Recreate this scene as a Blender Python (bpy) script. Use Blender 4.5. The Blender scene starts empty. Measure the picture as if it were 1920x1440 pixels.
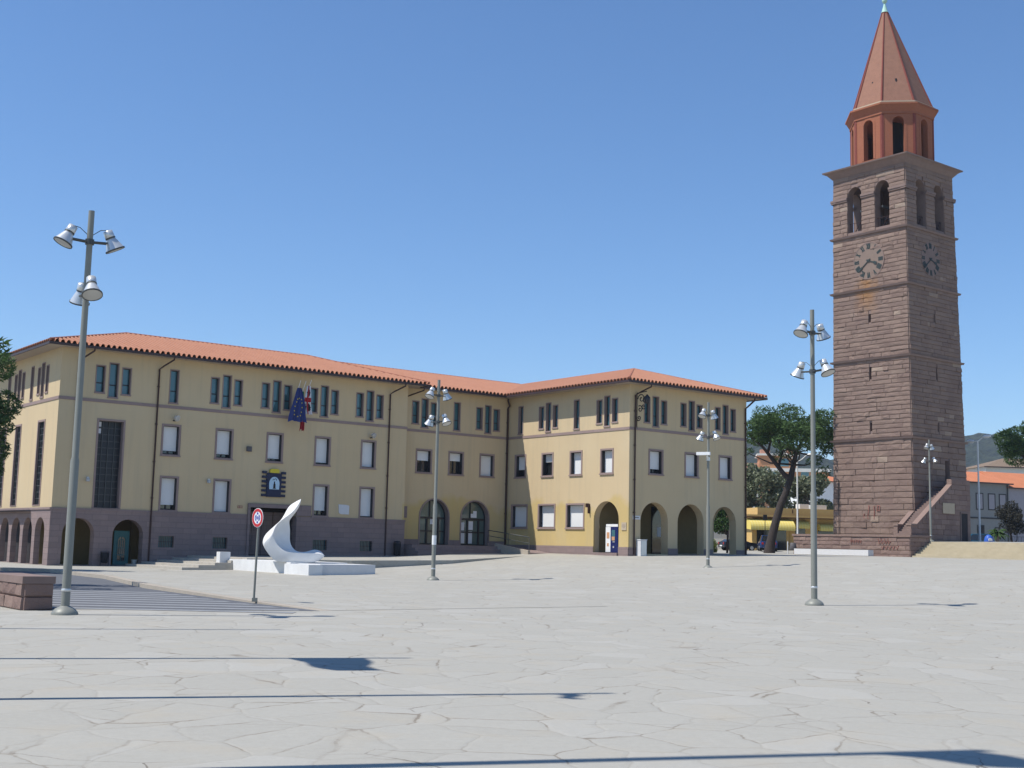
import bpy, bmesh, math, random
from mathutils import Vector, Matrix
from mathutils.geometry import tessellate_polygon
R = math.radians
sin, cos, pi = math.sin, math.cos, math.pi
scene = bpy.context.scene
col = scene.collection

# ------------------------------------------------------------------ camera, sky, sun
CZ = 1.65
cd = bpy.data.cameras.new('camera'); cam = bpy.data.objects.new('camera', cd); col.objects.link(cam)
cd.sensor_width = 36.0; cd.lens = 2354.4 / 1920 * 36; cd.clip_end = 9000; cd.clip_start = 0.1
rt = Vector((0.99973305, -0.00295366, 0.02291507)); up = Vector((-0.02310464, -0.12780429, 0.99153025)); fw = Vector((0, 0.99179501, 0.12783842))
cam.matrix_world = Matrix(((rt.x, up.x, -fw.x, 0), (rt.y, up.y, -fw.y, 0), (rt.z, up.z, -fw.z, CZ), (0, 0, 0, 1)))
scene.camera = cam
SUN = Vector((-0.6, -0.167, 1.0)).normalized()
EL = math.asin(SUN.z); AZ = math.atan2(SUN.x, SUN.y)
w = bpy.data.worlds.new('World'); scene.world = w; w.use_nodes = True
nt = w.node_tree; bg = nt.nodes['Background']
sky = nt.nodes.new('ShaderNodeTexSky'); sky.sky_type = 'NISHITA'; sky.sun_disc = False
sky.sun_elevation = EL; sky.sun_rotation = AZ % (2 * pi)
sky.air_density = 1.0; sky.dust_density = 0.0; sky.ozone_density = 8.0; sky.altitude = 100
hs = nt.nodes.new('ShaderNodeHueSaturation'); hs.inputs['Saturation'].default_value = 1.06; nt.links.new(sky.outputs[0], hs.inputs['Color']); nt.links.new(hs.outputs[0], bg.inputs[0]); bg.inputs[1].default_value = 0.135
sd = bpy.data.lights.new('sun', 'SUN'); sd.energy = 5.0; sd.angle = R(0.53); sd.color = (1, 0.955, 0.885)
so = bpy.data.objects.new('sun', sd); col.objects.link(so)
so.rotation_euler = SUN.to_track_quat('Z', 'Y').to_euler()
vs = scene.view_settings; vs.view_transform = 'Standard'; vs.look = 'None'; vs.exposure = 0.18; vs.gamma = 1.0; vs.use_curve_mapping = False

# ------------------------------------------------------------------ materials
class NT:
    def __init__(s, name):
        s.m = bpy.data.materials.new(name); s.m.use_nodes = True; s.t = s.m.node_tree
        s.b = s.t.nodes['Principled BSDF']
    def n(s, typ, **kw):
        nd = s.t.nodes.new(typ)
        for k, v in kw.items():
            if k.startswith('i_'):
                key = k[2:]; key = int(key) if key.isdigit() else key.replace('_', ' ')
                nd.inputs[key].default_value = v
            else: setattr(nd, k, v)
        return nd
    def l(s, a, b): s.t.links.new(a, b)
    def coord(s, out='Object'): return s.n('ShaderNodeTexCoord').outputs[out]
    def noise(s, vec, scale, detail=4, rough=.55):
        nd = s.n('ShaderNodeTexNoise', i_Scale=scale, i_Detail=detail, i_Roughness=rough); s.l(vec, nd.inputs['Vector']); return nd.outputs['Fac']
    def ramp(s, fac, stops):
        nd = s.n('ShaderNodeValToRGB'); e = nd.color_ramp.elements
        while len(e) < len(stops): e.new(0.5)
        for el, (p, c) in zip(e, stops):
            el.position = p; el.color = (*c, 1) if len(c) == 3 else c
        s.l(fac, nd.inputs[0]); return nd.outputs[0]
    def mix(s, fac, a, b, mode='MIX'):
        nd = s.n('ShaderNodeMix', data_type='RGBA', blend_type=mode)
        for i, v in ((0, fac), (6, a), (7, b)):
            if hasattr(v, 'is_output') or hasattr(v, 'links'): s.l(v, nd.inputs[i])
            else: nd.inputs[i].default_value = v if i == 0 else (*v, 1)
        return nd.outputs[2]
    def math(s, op, a, b=0.0, c=0.0, clamp=False):
        nd = s.n('ShaderNodeMath', operation=op, use_clamp=clamp)
        for i, v in enumerate((a, b, c)):
            if hasattr(v, 'links'): s.l(v, nd.inputs[i])
            else: nd.inputs[i].default_value = v
        return nd.outputs[0]
    def sep(s, vec):
        nd = s.n('ShaderNodeSeparateXYZ'); s.l(vec, nd.inputs[0]); return nd.outputs
    def comb(s, x, y, z):
        nd = s.n('ShaderNodeCombineXYZ')
        for i, v in enumerate((x, y, z)):
            if hasattr(v, 'links'): s.l(v, nd.inputs[i])
            else: nd.inputs[i].default_value = v
        return nd.outputs[0]
    def bump(s, h, strength=.3, dist=.02, prev=None):
        nd = s.n('ShaderNodeBump', i_Strength=strength, i_Distance=dist); s.l(h, nd.inputs['Height'])
        if prev is not None: s.l(prev, nd.inputs['Normal'])
        s.l(nd.outputs[0], s.b.inputs['Normal']); return nd.outputs[0]
    def col(s, v):
        if hasattr(v, 'links'): s.l(v, s.b.inputs['Base Color'])
        else: s.b.inputs['Base Color'].default_value = (*v, 1)
    def done(s, rough=.8, metal=0.0, spec=.3):
        s.b.inputs['Roughness'].default_value = rough; s.b.inputs['Metallic'].default_value = metal
        s.b.inputs['Specular IOR Level'].default_value = spec; return s.m

def simple(name, c, rough=.7, metal=0.0, spec=.3, var=.12, scale=3.0):
    k = NT(name); v = k.coord()
    f = k.noise(v, scale)
    k.col(k.mix(f, tuple(x * (1 - var) for x in c), tuple(min(1, x * (1 + var)) for x in c)))
    return k.done(rough, metal, spec)

M = {}
def m_stucco():
    k = NT('stucco_yellow'); v = k.coord(); x, y, z = k.sep(v)
    f1 = k.noise(v, .5, 5); f2 = k.noise(v, 9, 3)
    upper = k.mix(f1, (.53, .41, .25), (.585, .46, .283)); lower = k.mix(f1, (.50, .37, .155), (.55, .415, .18))
    inx = k.math('MULTIPLY', k.math('GREATER_THAN', x, 22.9), k.math('LESS_THAN', x, 32.45))
    e = k.math('ADD', z, k.math('MULTIPLY', k.math('SUBTRACT', k.noise(v, .35, 4), .5), 3.4))
    low = k.math('SUBTRACT', 1.0, k.n('ShaderNodeMapRange').outputs[0])
    mr = k.n('ShaderNodeMapRange', i_1=4.3, i_2=4.75, i_3=1.0, i_4=0.0); k.l(e, mr.inputs[0])
    c = k.mix(k.math('MULTIPLY', mr.outputs[0], inx), upper, lower)
    c = k.mix(k.math('MULTIPLY', f2, .16), c, (.42, .345, .225))
    sv = k.comb(k.math('MULTIPLY', k.math('ADD', x, y), 2.2), k.math('MULTIPLY', k.math('SUBTRACT', x, y), 2.2), k.math('MULTIPLY', z, .16)); stk = k.ramp(k.noise(sv, 1.0, 5, .6), [(.5, (0, 0, 0)), (.72, (1, 1, 1))])
    c = k.mix(k.math('MULTIPLY', stk, .26), c, (.36, .31, .225))
    c = k.mix(k.math('MULTIPLY', k.ramp(k.noise(v, .28, 5), [(.5, (0, 0, 0)), (.66, (1, 1, 1))]), .22), c, (.60, .50, .33))
    k.col(c); k.bump(k.noise(v, 40, 2), .25, .01); return k.done(.92, 0, .15)
M['stucco'] = m_stucco()

def m_stone(name, c1, c2, mort, bw=.9, bh=.32, axis='xy', bumpd=.03, isl=False, rust=False):
    k = NT(name); v = k.coord(); x, y, z = k.sep(v)
    vec = k.comb(k.math('ADD', x, y), z, 0.0)
    br = k.n('ShaderNodeTexBrick', i_Scale=1.0, i_Mortar_Size=.012, i_Brick_Width=bw, i_Row_Height=bh, i_Mortar_Smooth=.3, i_Bias=0.0)
    br.inputs['Color1'].default_value = (*c1, 1); br.inputs['Color2'].default_value = (*c2, 1); br.inputs['Mortar'].default_value = (*mort, 1)
    k.l(vec, br.inputs['Vector'])
    f = k.noise(v, 2.2, 6); g = k.noise(v, 14, 4)
    c = k.mix(k.math('MULTIPLY', f, .55), br.outputs[0], tuple(a * .7 for a in c1))
    c = k.mix(k.math('MULTIPLY', g, .3), c, tuple(a * 1.25 for a in c2))
    k.col(c)
    h = k.math('SUBTRACT', k.math('MULTIPLY', g, .5), br.outputs['Fac'])
    k.bump(h, .5, bumpd); return k.done(.93, 0, .15)
M['trachyte'] = m_stone('trachyte_courses', (.225, .172, .165), (.28, .212, .198), (.16, .13, .125))
M['trachyte_light'] = m_stone('trachyte_trim', (.27, .20, .185), (.31, .235, .21), (.22, .17, .16), 1.6, 3.0)

def m_blocks(name, stops, rust=False, nscale=5):
    k = NT(name); v = k.coord(); x, y, z = k.sep(v)
    r = k.n('ShaderNodeNewGeometry').outputs['Random Per Island']
    c = k.ramp(r, stops)
    g = k.noise(v, nscale, 5, .65); g2 = k.noise(v, .7, 4)
    c = k.mix(k.math('MULTIPLY', g, .5), c, tuple(a * .62 for a in stops[0][1]))
    c = k.mix(k.math('MULTIPLY', g2, .35), c, tuple(a * 1.18 for a in stops[-1][1]))
    if rust:
        n = k.math('MULTIPLY', k.math('SUBTRACT', k.noise(v, 1.1, 5), .5), 2.6)
        ax = k.math('ADD', k.math('ABSOLUTE', k.math('ADD', x, .15)), n)
        a = k.n('ShaderNodeMapRange', i_1=.25, i_2=1.35, i_3=1.0, i_4=0.0); k.l(ax, a.inputs[0])
        lo = k.n('ShaderNodeMapRange', i_1=22.2, i_2=24.2, i_3=0.0, i_4=1.0); k.l(z, lo.inputs[0])
        hi = k.n('ShaderNodeMapRange', i_1=25.4, i_2=26.0, i_3=1.0, i_4=0.0); k.l(z, hi.inputs[0])
        msk = k.math('MULTIPLY', k.math('MULTIPLY', a.outputs[0], lo.outputs[0]), hi.outputs[0])
        c = k.mix(k.math('MULTIPLY', msk, .62), c, (.34, .17, .055))
    k.col(c); k.bump(g, .9, .05); return k.done(.95, 0, .12)
M['tower_blocks'] = m_blocks('tower_rock_blocks', [(0, (.175, .118, .102)), (.35, (.195, .133, .113)), (.7, (.215, .148, .124)), (.965, (.24, .168, .138)), (1, (.36, .28, .22))], True)
M['wall_blocks'] = m_blocks('rock_wall_blocks', [(0, (.185, .125, .112)), (.5, (.235, .165, .14)), (1, (.29, .21, .175))])
M['tower_smooth'] = simple('tower_dressed_stone', (.215, .155, .135), .9, var=.2, scale=2)
def m_brick():
    k = NT('tower_brick'); v = k.coord(); x, y, z = k.sep(v)
    vec = k.comb(k.math('ADD', k.math('MULTIPLY', x, 1.3), k.math('MULTIPLY', y, .9)), z, 0.0)
    br = k.n('ShaderNodeTexBrick', i_Scale=1.0, i_Mortar_Size=.012, i_Brick_Width=.28, i_Row_Height=.085)
    br.inputs['Color1'].default_value = (.35, .12, .065, 1); br.inputs['Color2'].default_value = (.30, .10, .055, 1); br.inputs['Mortar'].default_value = (.27, .13, .085, 1)
    k.l(vec, br.inputs['Vector']); f = k.noise(v, 1.5, 6); f2 = k.noise(v, 8, 4)
    c = k.mix(k.math('MULTIPLY', f, .45), br.outputs[0], (.24, .085, .05)); c = k.mix(k.math('MULTIPLY', f2, .22), c, (.38, .17, .10))
    k.col(c); k.bump(br.outputs['Fac'], -.3, .01); return k.done(.9, 0, .15)
M['brick'] = m_brick()
M['brick_red'] = simple('red_quoin_brick', (.20, .055, .042), .9, var=.25, scale=6)
M['spire'] = simple('spire_brick', (.26, .132, .09), .9, var=.2, scale=2.5)
M['copper'] = simple('verdigris_copper', (.36, .56, .48), .6, var=.2)
def m_tile():
    k = NT('roof_coppi'); v = k.coord(); g = k.noise(v, .8, 5); g2 = k.noise(v, 7, 3)
    c = k.mix(g, (.29, .118, .07), (.40, .175, .105)); c = k.mix(k.math('MULTIPLY', g2, .5), c, (.47, .265, .18))
    c = k.mix(k.math('MULTIPLY', k.ramp(k.noise(v, 2.6, 5), [(.56, (0, 0, 0)), (.7, (1, 1, 1))]), .35), c, (.26, .12, .08))
    k.col(c); k.bump(g2, .3, .02); return k.done(.85, 0, .2)
M['tile'] = m_tile()
M['ridge'] = simple('ridge_tile', (.30, .115, .07), .85, var=.3)
M['soffit'] = simple('soffit', (.36, .30, .24), .85)
M['gutter'] = simple('gutter_copper', (.055, .035, .035), .5, .2, .4)
M['pipe'] = simple('downpipe_brown', (.045, .022, .02), .5, .2, .4)
M['shutter'] = None
def m_shutter():
    k = NT('roller_shutter'); v = k.coord(); x, y, z = k.sep(v)
    wv = k.math('SINE', k.math('MULTIPLY', z, 2 * pi / .055))
    k.col(k.mix(k.noise(v, .7, 3), (.66, .66, .65), (.76, .76, .75))); k.bump(wv, .35, .006); return k.done(.55, 0, .35)
M['shutter'] = m_shutter()
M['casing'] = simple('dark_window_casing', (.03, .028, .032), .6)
M['darkmetal'] = simple('dark_metal', (.022, .022, .026), .45, .3, .5)
def m_glass(name, c, rough=.06):
    k = NT(name); v = k.coord(); k.col(k.mix(k.noise(v, 1.2, 2), c, tuple(a * 1.5 for a in c))); k.b.inputs['IOR'].default_value = 1.55
    return k.done(rough, 0, .7)
M['glass_teal'] = m_glass('pane_teal', (.05, .125, .145)); M['glass_dark'] = m_glass('pane_dark', (.012, .014, .016)); M['glass_lattice'] = simple('pane_unlit', (.022, .024, .03), .35, 0, .3); M['glass_green'] = m_glass('pane_greenish', (.07, .10, .09), .12)
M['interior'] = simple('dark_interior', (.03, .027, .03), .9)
M['ochre_shade'] = simple('ochre_interior_shade', (.19, .145, .07), .9)  # ochre with the deep shade of loggia and arcade put into its colour
M['teal_door'] = simple('teal_door_paint', (.045, .155, .16), .5)
M['paper'] = simple('paper', (.66, .67, .70), .7)
def m_paving():
    k = NT('plaza_flagstones'); v = k.coord('Object')
    nz = k.n('ShaderNodeTexNoise', i_Scale=1.6, i_Detail=5.0); k.l(v, nz.inputs['Vector'])
    vm = k.n('ShaderNodeVectorMath', operation='MULTIPLY_ADD'); k.l(nz.outputs['Color'], vm.inputs[0]); vm.inputs[1].default_value = (.34, .34, 0); k.l(v, vm.inputs[2])
    mp = k.n('ShaderNodeMapping'); mp.inputs['Rotation'].default_value = (0, 0, R(38)); mp.inputs['Scale'].default_value = (.62, .50, 1); k.l(vm.outputs[0], mp.inputs[0])
    vd = k.n('ShaderNodeTexVoronoi', feature='DISTANCE_TO_EDGE', i_Scale=1.95); k.l(mp.outputs[0], vd.inputs['Vector'])
    vc = k.n('ShaderNodeTexVoronoi', feature='F1', i_Scale=1.95); k.l(mp.outputs[0], vc.inputs['Vector'])
    cell = k.sep(vc.outputs['Color'])
    g1 = k.noise(v, .12, 4); g2 = k.noise(v, 3.5, 6, .65); g3 = k.noise(v, 40, 3, .6); g4 = k.noise(v, 1.1, 5)
    g5 = k.noise(v, 9, 6, .7)
    c = k.ramp(cell[0], [(0, (0.343, 0.330, 0.289)), (.3, (0.357, 0.344, 0.302)), (.62, (0.367, 0.353, 0.310)), (.9, (0.378, 0.364, 0.321)), (1, (0.411, 0.396, 0.350))])
    c = k.mix(k.math('MULTIPLY', g1, .55), c, (0.350, 0.340, 0.301))
    c = k.mix(k.math('MULTIPLY', g2, .5), c, (0.304, 0.288, 0.244))
    c = k.mix(k.math('MULTIPLY', k.ramp(g5, [(.38, (0, 0, 0)), (.66, (1, 1, 1))]), .32), c, (0.436, 0.420, 0.370))
    c = k.mix(k.math('MULTIPLY', k.ramp(cell[1], [(.80, (0, 0, 0)), (.86, (1, 1, 1))]), .26), c, (.455, .445, .41))
    c = k.mix(k.math('MULTIPLY', k.ramp(k.noise(v, 26, 4, .75), [(.40, (0, 0, 0)), (.70, (1, 1, 1))]), .30), c, (.27, .26, .232))
    c = k.mix(k.math('MULTIPLY', g3, .35), c, (0.315, 0.300, 0.257))
    c = k.mix(k.math('MULTIPLY', k.ramp(g4, [(.52, (0, 0, 0)), (.70, (1, 1, 1))]), .25), c, (0.386, 0.325, 0.232))
    c = k.mix(k.math('MULTIPLY', k.ramp(k.noise(v, 5.0, 2), [(.70, (0, 0, 0)), (.73, (1, 1, 1))]), .22), c, (.2, .19, .17))
    # open joints: the grout survives only in places
    wear = k.ramp(k.noise(v, .75, 6, .7), [(.46, (0, 0, 0)), (.60, (1, 1, 1))])
    wid = k.math('MULTIPLY', k.noise(v, 2.3, 4), .020)
    edge = k.math('LESS_THAN', vd.outputs['Distance'], wid)
    mr = k.n('ShaderNodeMapRange', i_1=.0, i_2=.026, i_3=1.0, i_4=0.0); k.l(vd.outputs['Distance'], mr.inputs[0])
    soft = k.math('MULTIPLY', mr.outputs[0], .36)
    jm = k.math('MULTIPLY', k.math('MAXIMUM', k.math('MULTIPLY', edge, .75), soft), k.math('MAXIMUM', wear, .2))
    c = k.mix(jm, c, (.17, .14, .105))
    vf = k.n('ShaderNodeTexVoronoi', feature='DISTANCE_TO_EDGE', i_Scale=.41); mp2 = k.n('ShaderNodeMapping'); mp2.inputs['Scale'].default_value = (.8, 1.5, 1); mp2.inputs['Rotation'].default_value = (0, 0, R(-20)); k.l(vm.outputs[0], mp2.inputs[0]); k.l(mp2.outputs[0], vf.inputs['Vector'])
    crk = k.math('MULTIPLY', k.math('LESS_THAN', vf.outputs['Distance'], k.math('MULTIPLY', k.noise(v, 3.1, 3), .006)), k.ramp(k.noise(v, .7, 4), [(.5, (0, 0, 0)), (.6, (1, 1, 1))]))
    c = k.mix(k.math('MULTIPLY', crk, .7), c, (.12, .10, .08))
    k.col(c)
    h = k.math('ADD', k.math('MULTIPLY', g2, .35), k.math('MULTIPLY', k.math('MINIMUM', vd.outputs['Distance'], .06), 8.0))
    k.bump(h, .35, .02); return k.done(.85, 0, .25)
M['paving'] = m_paving()
def m_asphalt():
    k = NT('asphalt'); v = k.coord(); k.col(k.mix(k.noise(v, 1.3, 5), (.095, .10, .11), (.125, .13, .14))); k.bump(k.noise(v, 60, 2), .4, .01); return k.done(.9)
M['asphalt'] = m_asphalt()
M['roadpaint'] = simple('worn_white_paint', (.24, .245, .25), .8, var=.3, scale=5)
M['kerb'] = simple('kerb_stone', (.37, .325, .265), .85, var=.2)
def m_tufa():
    k = NT('pale_step_stone'); v = k.coord(); k.col(k.mix(k.noise(v, 1.5, 6), (.36, .31, .215), (.50, .44, .32))); k.bump(k.noise(v, 9, 4), .4, .03); return k.done(.9)
M['stepstone'] = m_tufa()
M['bench_step'] = simple('pale_grey_steps', (.40, .37, .32), .85, var=.2)
M['marble'] = simple('white_marble', (.66, .66, .65), .55, 0, .3, var=.16, scale=1.6)
M['bench'] = simple('white_granite', (.60, .60, .60), .6, var=.08, scale=6)
M['pole'] = simple('pole_grey_paint', (.215, .218, .19), .5, .1, .4, var=.1)
M['lampmetal'] = simple('lamp_aluminium', (.62, .63, .62), .32, .45, .6, var=.08)
M['lampdark'] = simple('lamp_bracket', (.07, .075, .075), .5, .3, .4)
M['lampglass'] = simple('lamp_glass', (.42, .42, .40), .2, 0, .6)
M['white'] = simple('white_paint', (.74, .74, .73), .5)
M['offwhite'] = simple('off_white_plaster', (.62, .60, .54), .85)
M['red'] = simple('red_paint', (.50, .03, .035), .45); M['blue'] = simple('blue_paint', (.03, .05, .33), .45)
M['navy'] = simple('navy_paint', (.012, .02, .10), .35, 0, .5); M['euflag'] = simple('flag_blue_cloth', (.025, .042, .16), .8)
M['yellow'] = simple('yellow_paint', (.62, .50, .04), .6); M['flagwhite'] = simple('flag_white_cloth', (.68, .68, .68), .8)
M['flagred'] = simple('flag_red_cloth', (.40, .03, .04), .8); M['flaggreen'] = simple('flag_green_cloth', (.03, .25, .08), .8); M['ink'] = simple('black_ink', (.015, .015, .018), .7)
M['paleblue'] = simple('pale_blue_enamel', (.45, .62, .74), .5); M['crestblue'] = simple('crest_dark_blue', (.02, .026, .06), .6)
M['marble_plaque'] = simple('marble_plaque', (.60, .60, .61), .5); M['stone_plaque'] = simple('sandstone_plaque', (.44, .36, .26), .8)
M['numeral'] = simple('clock_verdigris', (.03, .045, .045), .6); M['clockface'] = simple('clock_stone', (.215, .160, .130), .9, var=.15)
M['graffiti'] = simple('graffiti_red', (.30, .115, .095), .8)
M['awning'] = None
def m_awning():
    k = NT('awning_canvas'); v = k.coord(); x, y, z = k.sep(v)
    s = k.math('GREATER_THAN', k.math('SINE', k.math('MULTIPLY', x, 2 * pi / .3)), 0.1)
    k.col(k.mix(k.math('MULTIPLY', s, .6), (.72, .60, .20), (.70, .52, .10))); return k.done(.8)
M['awning'] = m_awning()
M['kiosk'] = simple('kiosk_plaster', (.60, .40, .15), .85); M['kiosk_dark'] = simple('kiosk_trim', (.16, .09, .05), .7)
M['bluecar'] = simple('car_blue', (.02, .05, .16), .25, .3, .6); M['tealcar'] = simple('car_teal', (.015, .12, .19), .25, .3, .6); M['darkcar'] = simple('car_black', (.015, .02, .028), .25, .3, .6); M['silvercar'] = simple('car_silver', (.3, .36, .4), .25, .4, .6)
M['tyre'] = simple('tyre', (.02, .02, .02), .9); M['lens'] = simple('light_lens', (.5, .5, .5), .2, 0, .6); M['lensred'] = simple('tail_lens', (.35, .02, .02), .3)
M['bin_blue'] = simple('bin_blue_plastic', (.03, .10, .42), .45); M['greybin'] = simple('grey_litter_bin', (.09, .085, .09), .6)
M['apt_orange'] = simple('apartment_brick', (.46, .235, .12), .9); M['apt_roof'] = simple('pale_pink_tile', (.50, .25, .17), .85); M['brownroof'] = simple('brown_tile', (.20, .145, .10), .85)
M['tanroof'] = simple('tan_tile', (.52, .28, .15), .85); M['lilac'] = simple('lilac_plaster', (.30, .285, .31), .85); M['greyhouse'] = simple('grey_plaster', (.225, .23, .225), .85); M['redroof'] = simple('red_tile', (.52, .19, .09), .85, var=.2, scale=1)
def m_leaf(name, stops, trans=.25):
    k = NT(name); r = k.n('ShaderNodeNewGeometry').outputs['Random Per Island']
    v = k.coord(); c = k.ramp(k.math('ADD', k.math('MULTIPLY', r, .6), k.math('MULTIPLY', k.noise(v, .55, 3), .4)), stops)
    k.col(c); m = k.done(.7, 0, .25)
    tr = k.n('ShaderNodeBsdfTranslucent'); k.l(c, tr.inputs[0]); mx = k.n('ShaderNodeMixShader', i_0=trans)
    k.l(k.b.outputs[0], mx.inputs[1]); k.l(tr.outputs[0], mx.inputs[2])
    k.l(mx.outputs[0], k.t.nodes['Material Output'].inputs[0]); return m
M['pine'] = m_leaf('pine_needles', [(0, (.018, .038, .014)), (.4, (.044, .085, .026)), (.75, (.09, .155, .045)), (1, (.16, .235, .07))])
M['olive'] = m_leaf('olive_leaves', [(0, (.055, .072, .042)), (.35, (.13, .155, .085)), (.7, (.23, .25, .155)), (1, (.48, .46, .34))])
M['broad'] = m_leaf('broad_leaves', [(0, (.015, .032, .012)), (.5, (.04, .085, .02)), (1, (.09, .16, .04))])
M['bushleaf'] = m_leaf('bush_leaves', [(0, (.05, .08, .015)), (.5, (.13, .17, .03)), (1, (.24, .27, .06))])
M['darkbush'] = m_leaf('dark_bush_leaves', [(0, (.018, .018, .016)), (.6, (.04, .04, .03)), (1, (.09, .08, .06))])
M['bark'] = simple('pine_bark', (.045, .036, .032), .95, var=.4, scale=6); M['bark_pale'] = simple('pale_bark', (.20, .165, .13), .95, var=.3, scale=6)
def m_hill():
    k = NT('wooded_hill'); v = k.coord(); n = k.noise(v, .03, 6, .7); f = k.noise(v, .11, 4, .7)
    c = k.mix(n, (.014, .026, .016), (.05, .062, .035)); c = k.mix(k.ramp(f, [(.42, (0, 0, 0)), (.60, (1, 1, 1))]), c, (.006, .013, .009))
    k.col(c); k.bump(f, 1.0, 8.0); return k.done(.95, 0, .1)
M['hill'] = m_hill()

# ------------------------------------------------------------------ mesh builder
class Fr:
    """a facade frame: u along, v outwards, z up (all in the local space of the thing)"""
    def __init__(s, o, d, n, fn=None): s.o = Vector((o[0], o[1])); s.d = Vector(d); s.nn = Vector(n); s.fn = fn
    def __call__(s, u, v, z):
        if s.fn: return s.fn(u, v, z)
        p = s.o + s.d * u + s.nn * v; return Vector((p.x, p.y, z))
    def n3(s): return Vector((s.nn.x, s.nn.y, 0))
W = Fr((0, 0), (1, 0), (0, 1))

class MB:
    def __init__(s): s.v = []; s.f = []; s.mi = []; s.sm = []
    def face(s, pts, mi=0, sm=False):
        i = len(s.v); s.v += [tuple(p) for p in pts]; s.f.append(list(range(i, i + len(pts)))); s.mi.append(mi); s.sm.append(sm)
    def mesh(s, vs, fs, mi=0, sm=False):
        i = len(s.v); s.v += [tuple(p) for p in vs]
        for f in fs: s.f.append([i + a for a in f]); s.mi.append(mi); s.sm.append(sm)
    def box(s, u0, u1, v0, v1, z0, z1, F=W, mi=0):
        p = [F(u, v, z) for z in (z0, z1) for u, v in ((u0, v0), (u1, v0), (u1, v1), (u0, v1))]
        s.mesh(p, [(3, 2, 1, 0), (4, 5, 6, 7), (0, 1, 5, 4), (1, 2, 6, 5), (2, 3, 7, 6), (3, 0, 4, 7)], mi)
    def block(s, u0, u1, z0, z1, p, ch, F, mi=0):
        "one rock-faced block: chamfered slab standing p proud of the joint plane"
        r = random.uniform
        a = [F(u, 0, z) for u, z in ((u0, z0), (u1, z0), (u1, z1), (u0, z1))]
        c = ch
        b = [F(u, p * r(.55, 1.2), z) for u, z in ((u0 + c * r(.1, .5), z0 + c * r(1.2, 2.2)), (u1 - c * r(.1, .5), z0 + c * r(1.2, 2.2)), (u1 - c * r(.1, .5), z1 - c * r(.1, .4)), (u0 + c * r(.1, .5), z1 - c * r(.1, .4)))]
        m_ = F((u0 + u1) / 2 + r(-.1, .1) * (u1 - u0), p * r(.95, 1.25), (z0 + z1) / 2)
        s.mesh(a + b + [m_], [(0, 1, 5, 4), (1, 2, 6, 5), (2, 3, 7, 6), (3, 0, 4, 7), (4, 5, 8), (5, 6, 8), (6, 7, 8), (7, 4, 8)], mi)
    def cyl(s, p0, p1, r0, r1=None, n=12, caps=True, mi=0, sm=True):
        r1 = r0 if r1 is None else r1; p0 = Vector(p0); p1 = Vector(p1); d = (p1 - p0).normalized()
        a = d.orthogonal().normalized(); b = d.cross(a)
        vs = [p + (a * cos(2 * pi * i / n) + b * sin(2 * pi * i / n)) * r for p, r in ((p0, r0), (p1, r1)) for i in range(n)]
        s.mesh(vs, [(i, (i + 1) % n, n + (i + 1) % n, n + i) for i in range(n)], mi, sm)
        if caps: s.face(vs[:n][::-1], mi); s.face(vs[n:], mi)
    def tube(s, path, r, n=8, mi=0):
        path = [Vector(p) for p in path]; rs = r if isinstance(r, (list, tuple)) else [r] * len(path); rings = []
        a = (path[1] - path[0]).orthogonal().normalized()
        for i, p in enumerate(path):
            d = (path[min(i + 1, len(path) - 1)] - path[max(i - 1, 0)]).normalized()
            a = (a - d * a.dot(d)).normalized(); b = d.cross(a)
            rings.append([p + (a * cos(2 * pi * j / n) + b * sin(2 * pi * j / n)) * rs[i] for j in range(n)])
        fs = [(i * n + j, i * n + (j + 1) % n, (i + 1) * n + (j + 1) % n, (i + 1) * n + j) for i in range(len(path) - 1) for j in range(n)]
        s.mesh([q for g in rings for q in g], fs, mi, True)
        s.face(rings[0][::-1], mi); s.face(rings[-1], mi)
    def lathe(s, prof, c=(0, 0, 0), n=20, axis=None, mi=0, sm=True, cap=True):
        c = Vector(c); ax = Vector(axis).normalized() if axis else Vector((0, 0, 1)); a = ax.orthogonal().normalized() if axis else Vector((1, 0, 0)); b = ax.cross(a)
        vs = [c + ax * z + (a * cos(2 * pi * i / n) + b * sin(2 * pi * i / n)) * r for r, z in prof for i in range(n)]
        s.mesh(vs, [(k * n + i, k * n + (i + 1) % n, (k + 1) * n + (i + 1) % n, (k + 1) * n + i) for k in range(len(prof) - 1) for i in range(n)], mi, sm)
        if cap:
            s.face(vs[:n][::-1], mi); s.face(vs[-n:], mi)
    def prism(s, poly, z0, z1, mi=0, F=W):
        "plan polygon (u,v) extruded in z"
        n = len(poly); a = [F(u, v, z0) for u, v in poly]; b = [F(u, v, z1) for u, v in poly]
        s.mesh(a + b, [tuple(range(n))[::-1], tuple(range(n, 2 * n))] + [(i, (i + 1) % n, n + (i + 1) % n, n + i) for i in range(n)], mi)
    def plate(s, poly, v0, v1, F=W, mi=0):
        "elevation polygon (u,z) extruded along v"
        n = len(poly); a = [F(u, v0, z) for u, z in poly]; b = [F(u, v1, z) for u, z in poly]
        s.mesh(a + b, [tuple(range(n)), tuple(range(n, 2 * n))[::-1]] + [(i, n + i, n + (i + 1) % n, (i + 1) % n) for i in range(n)], mi)
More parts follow.
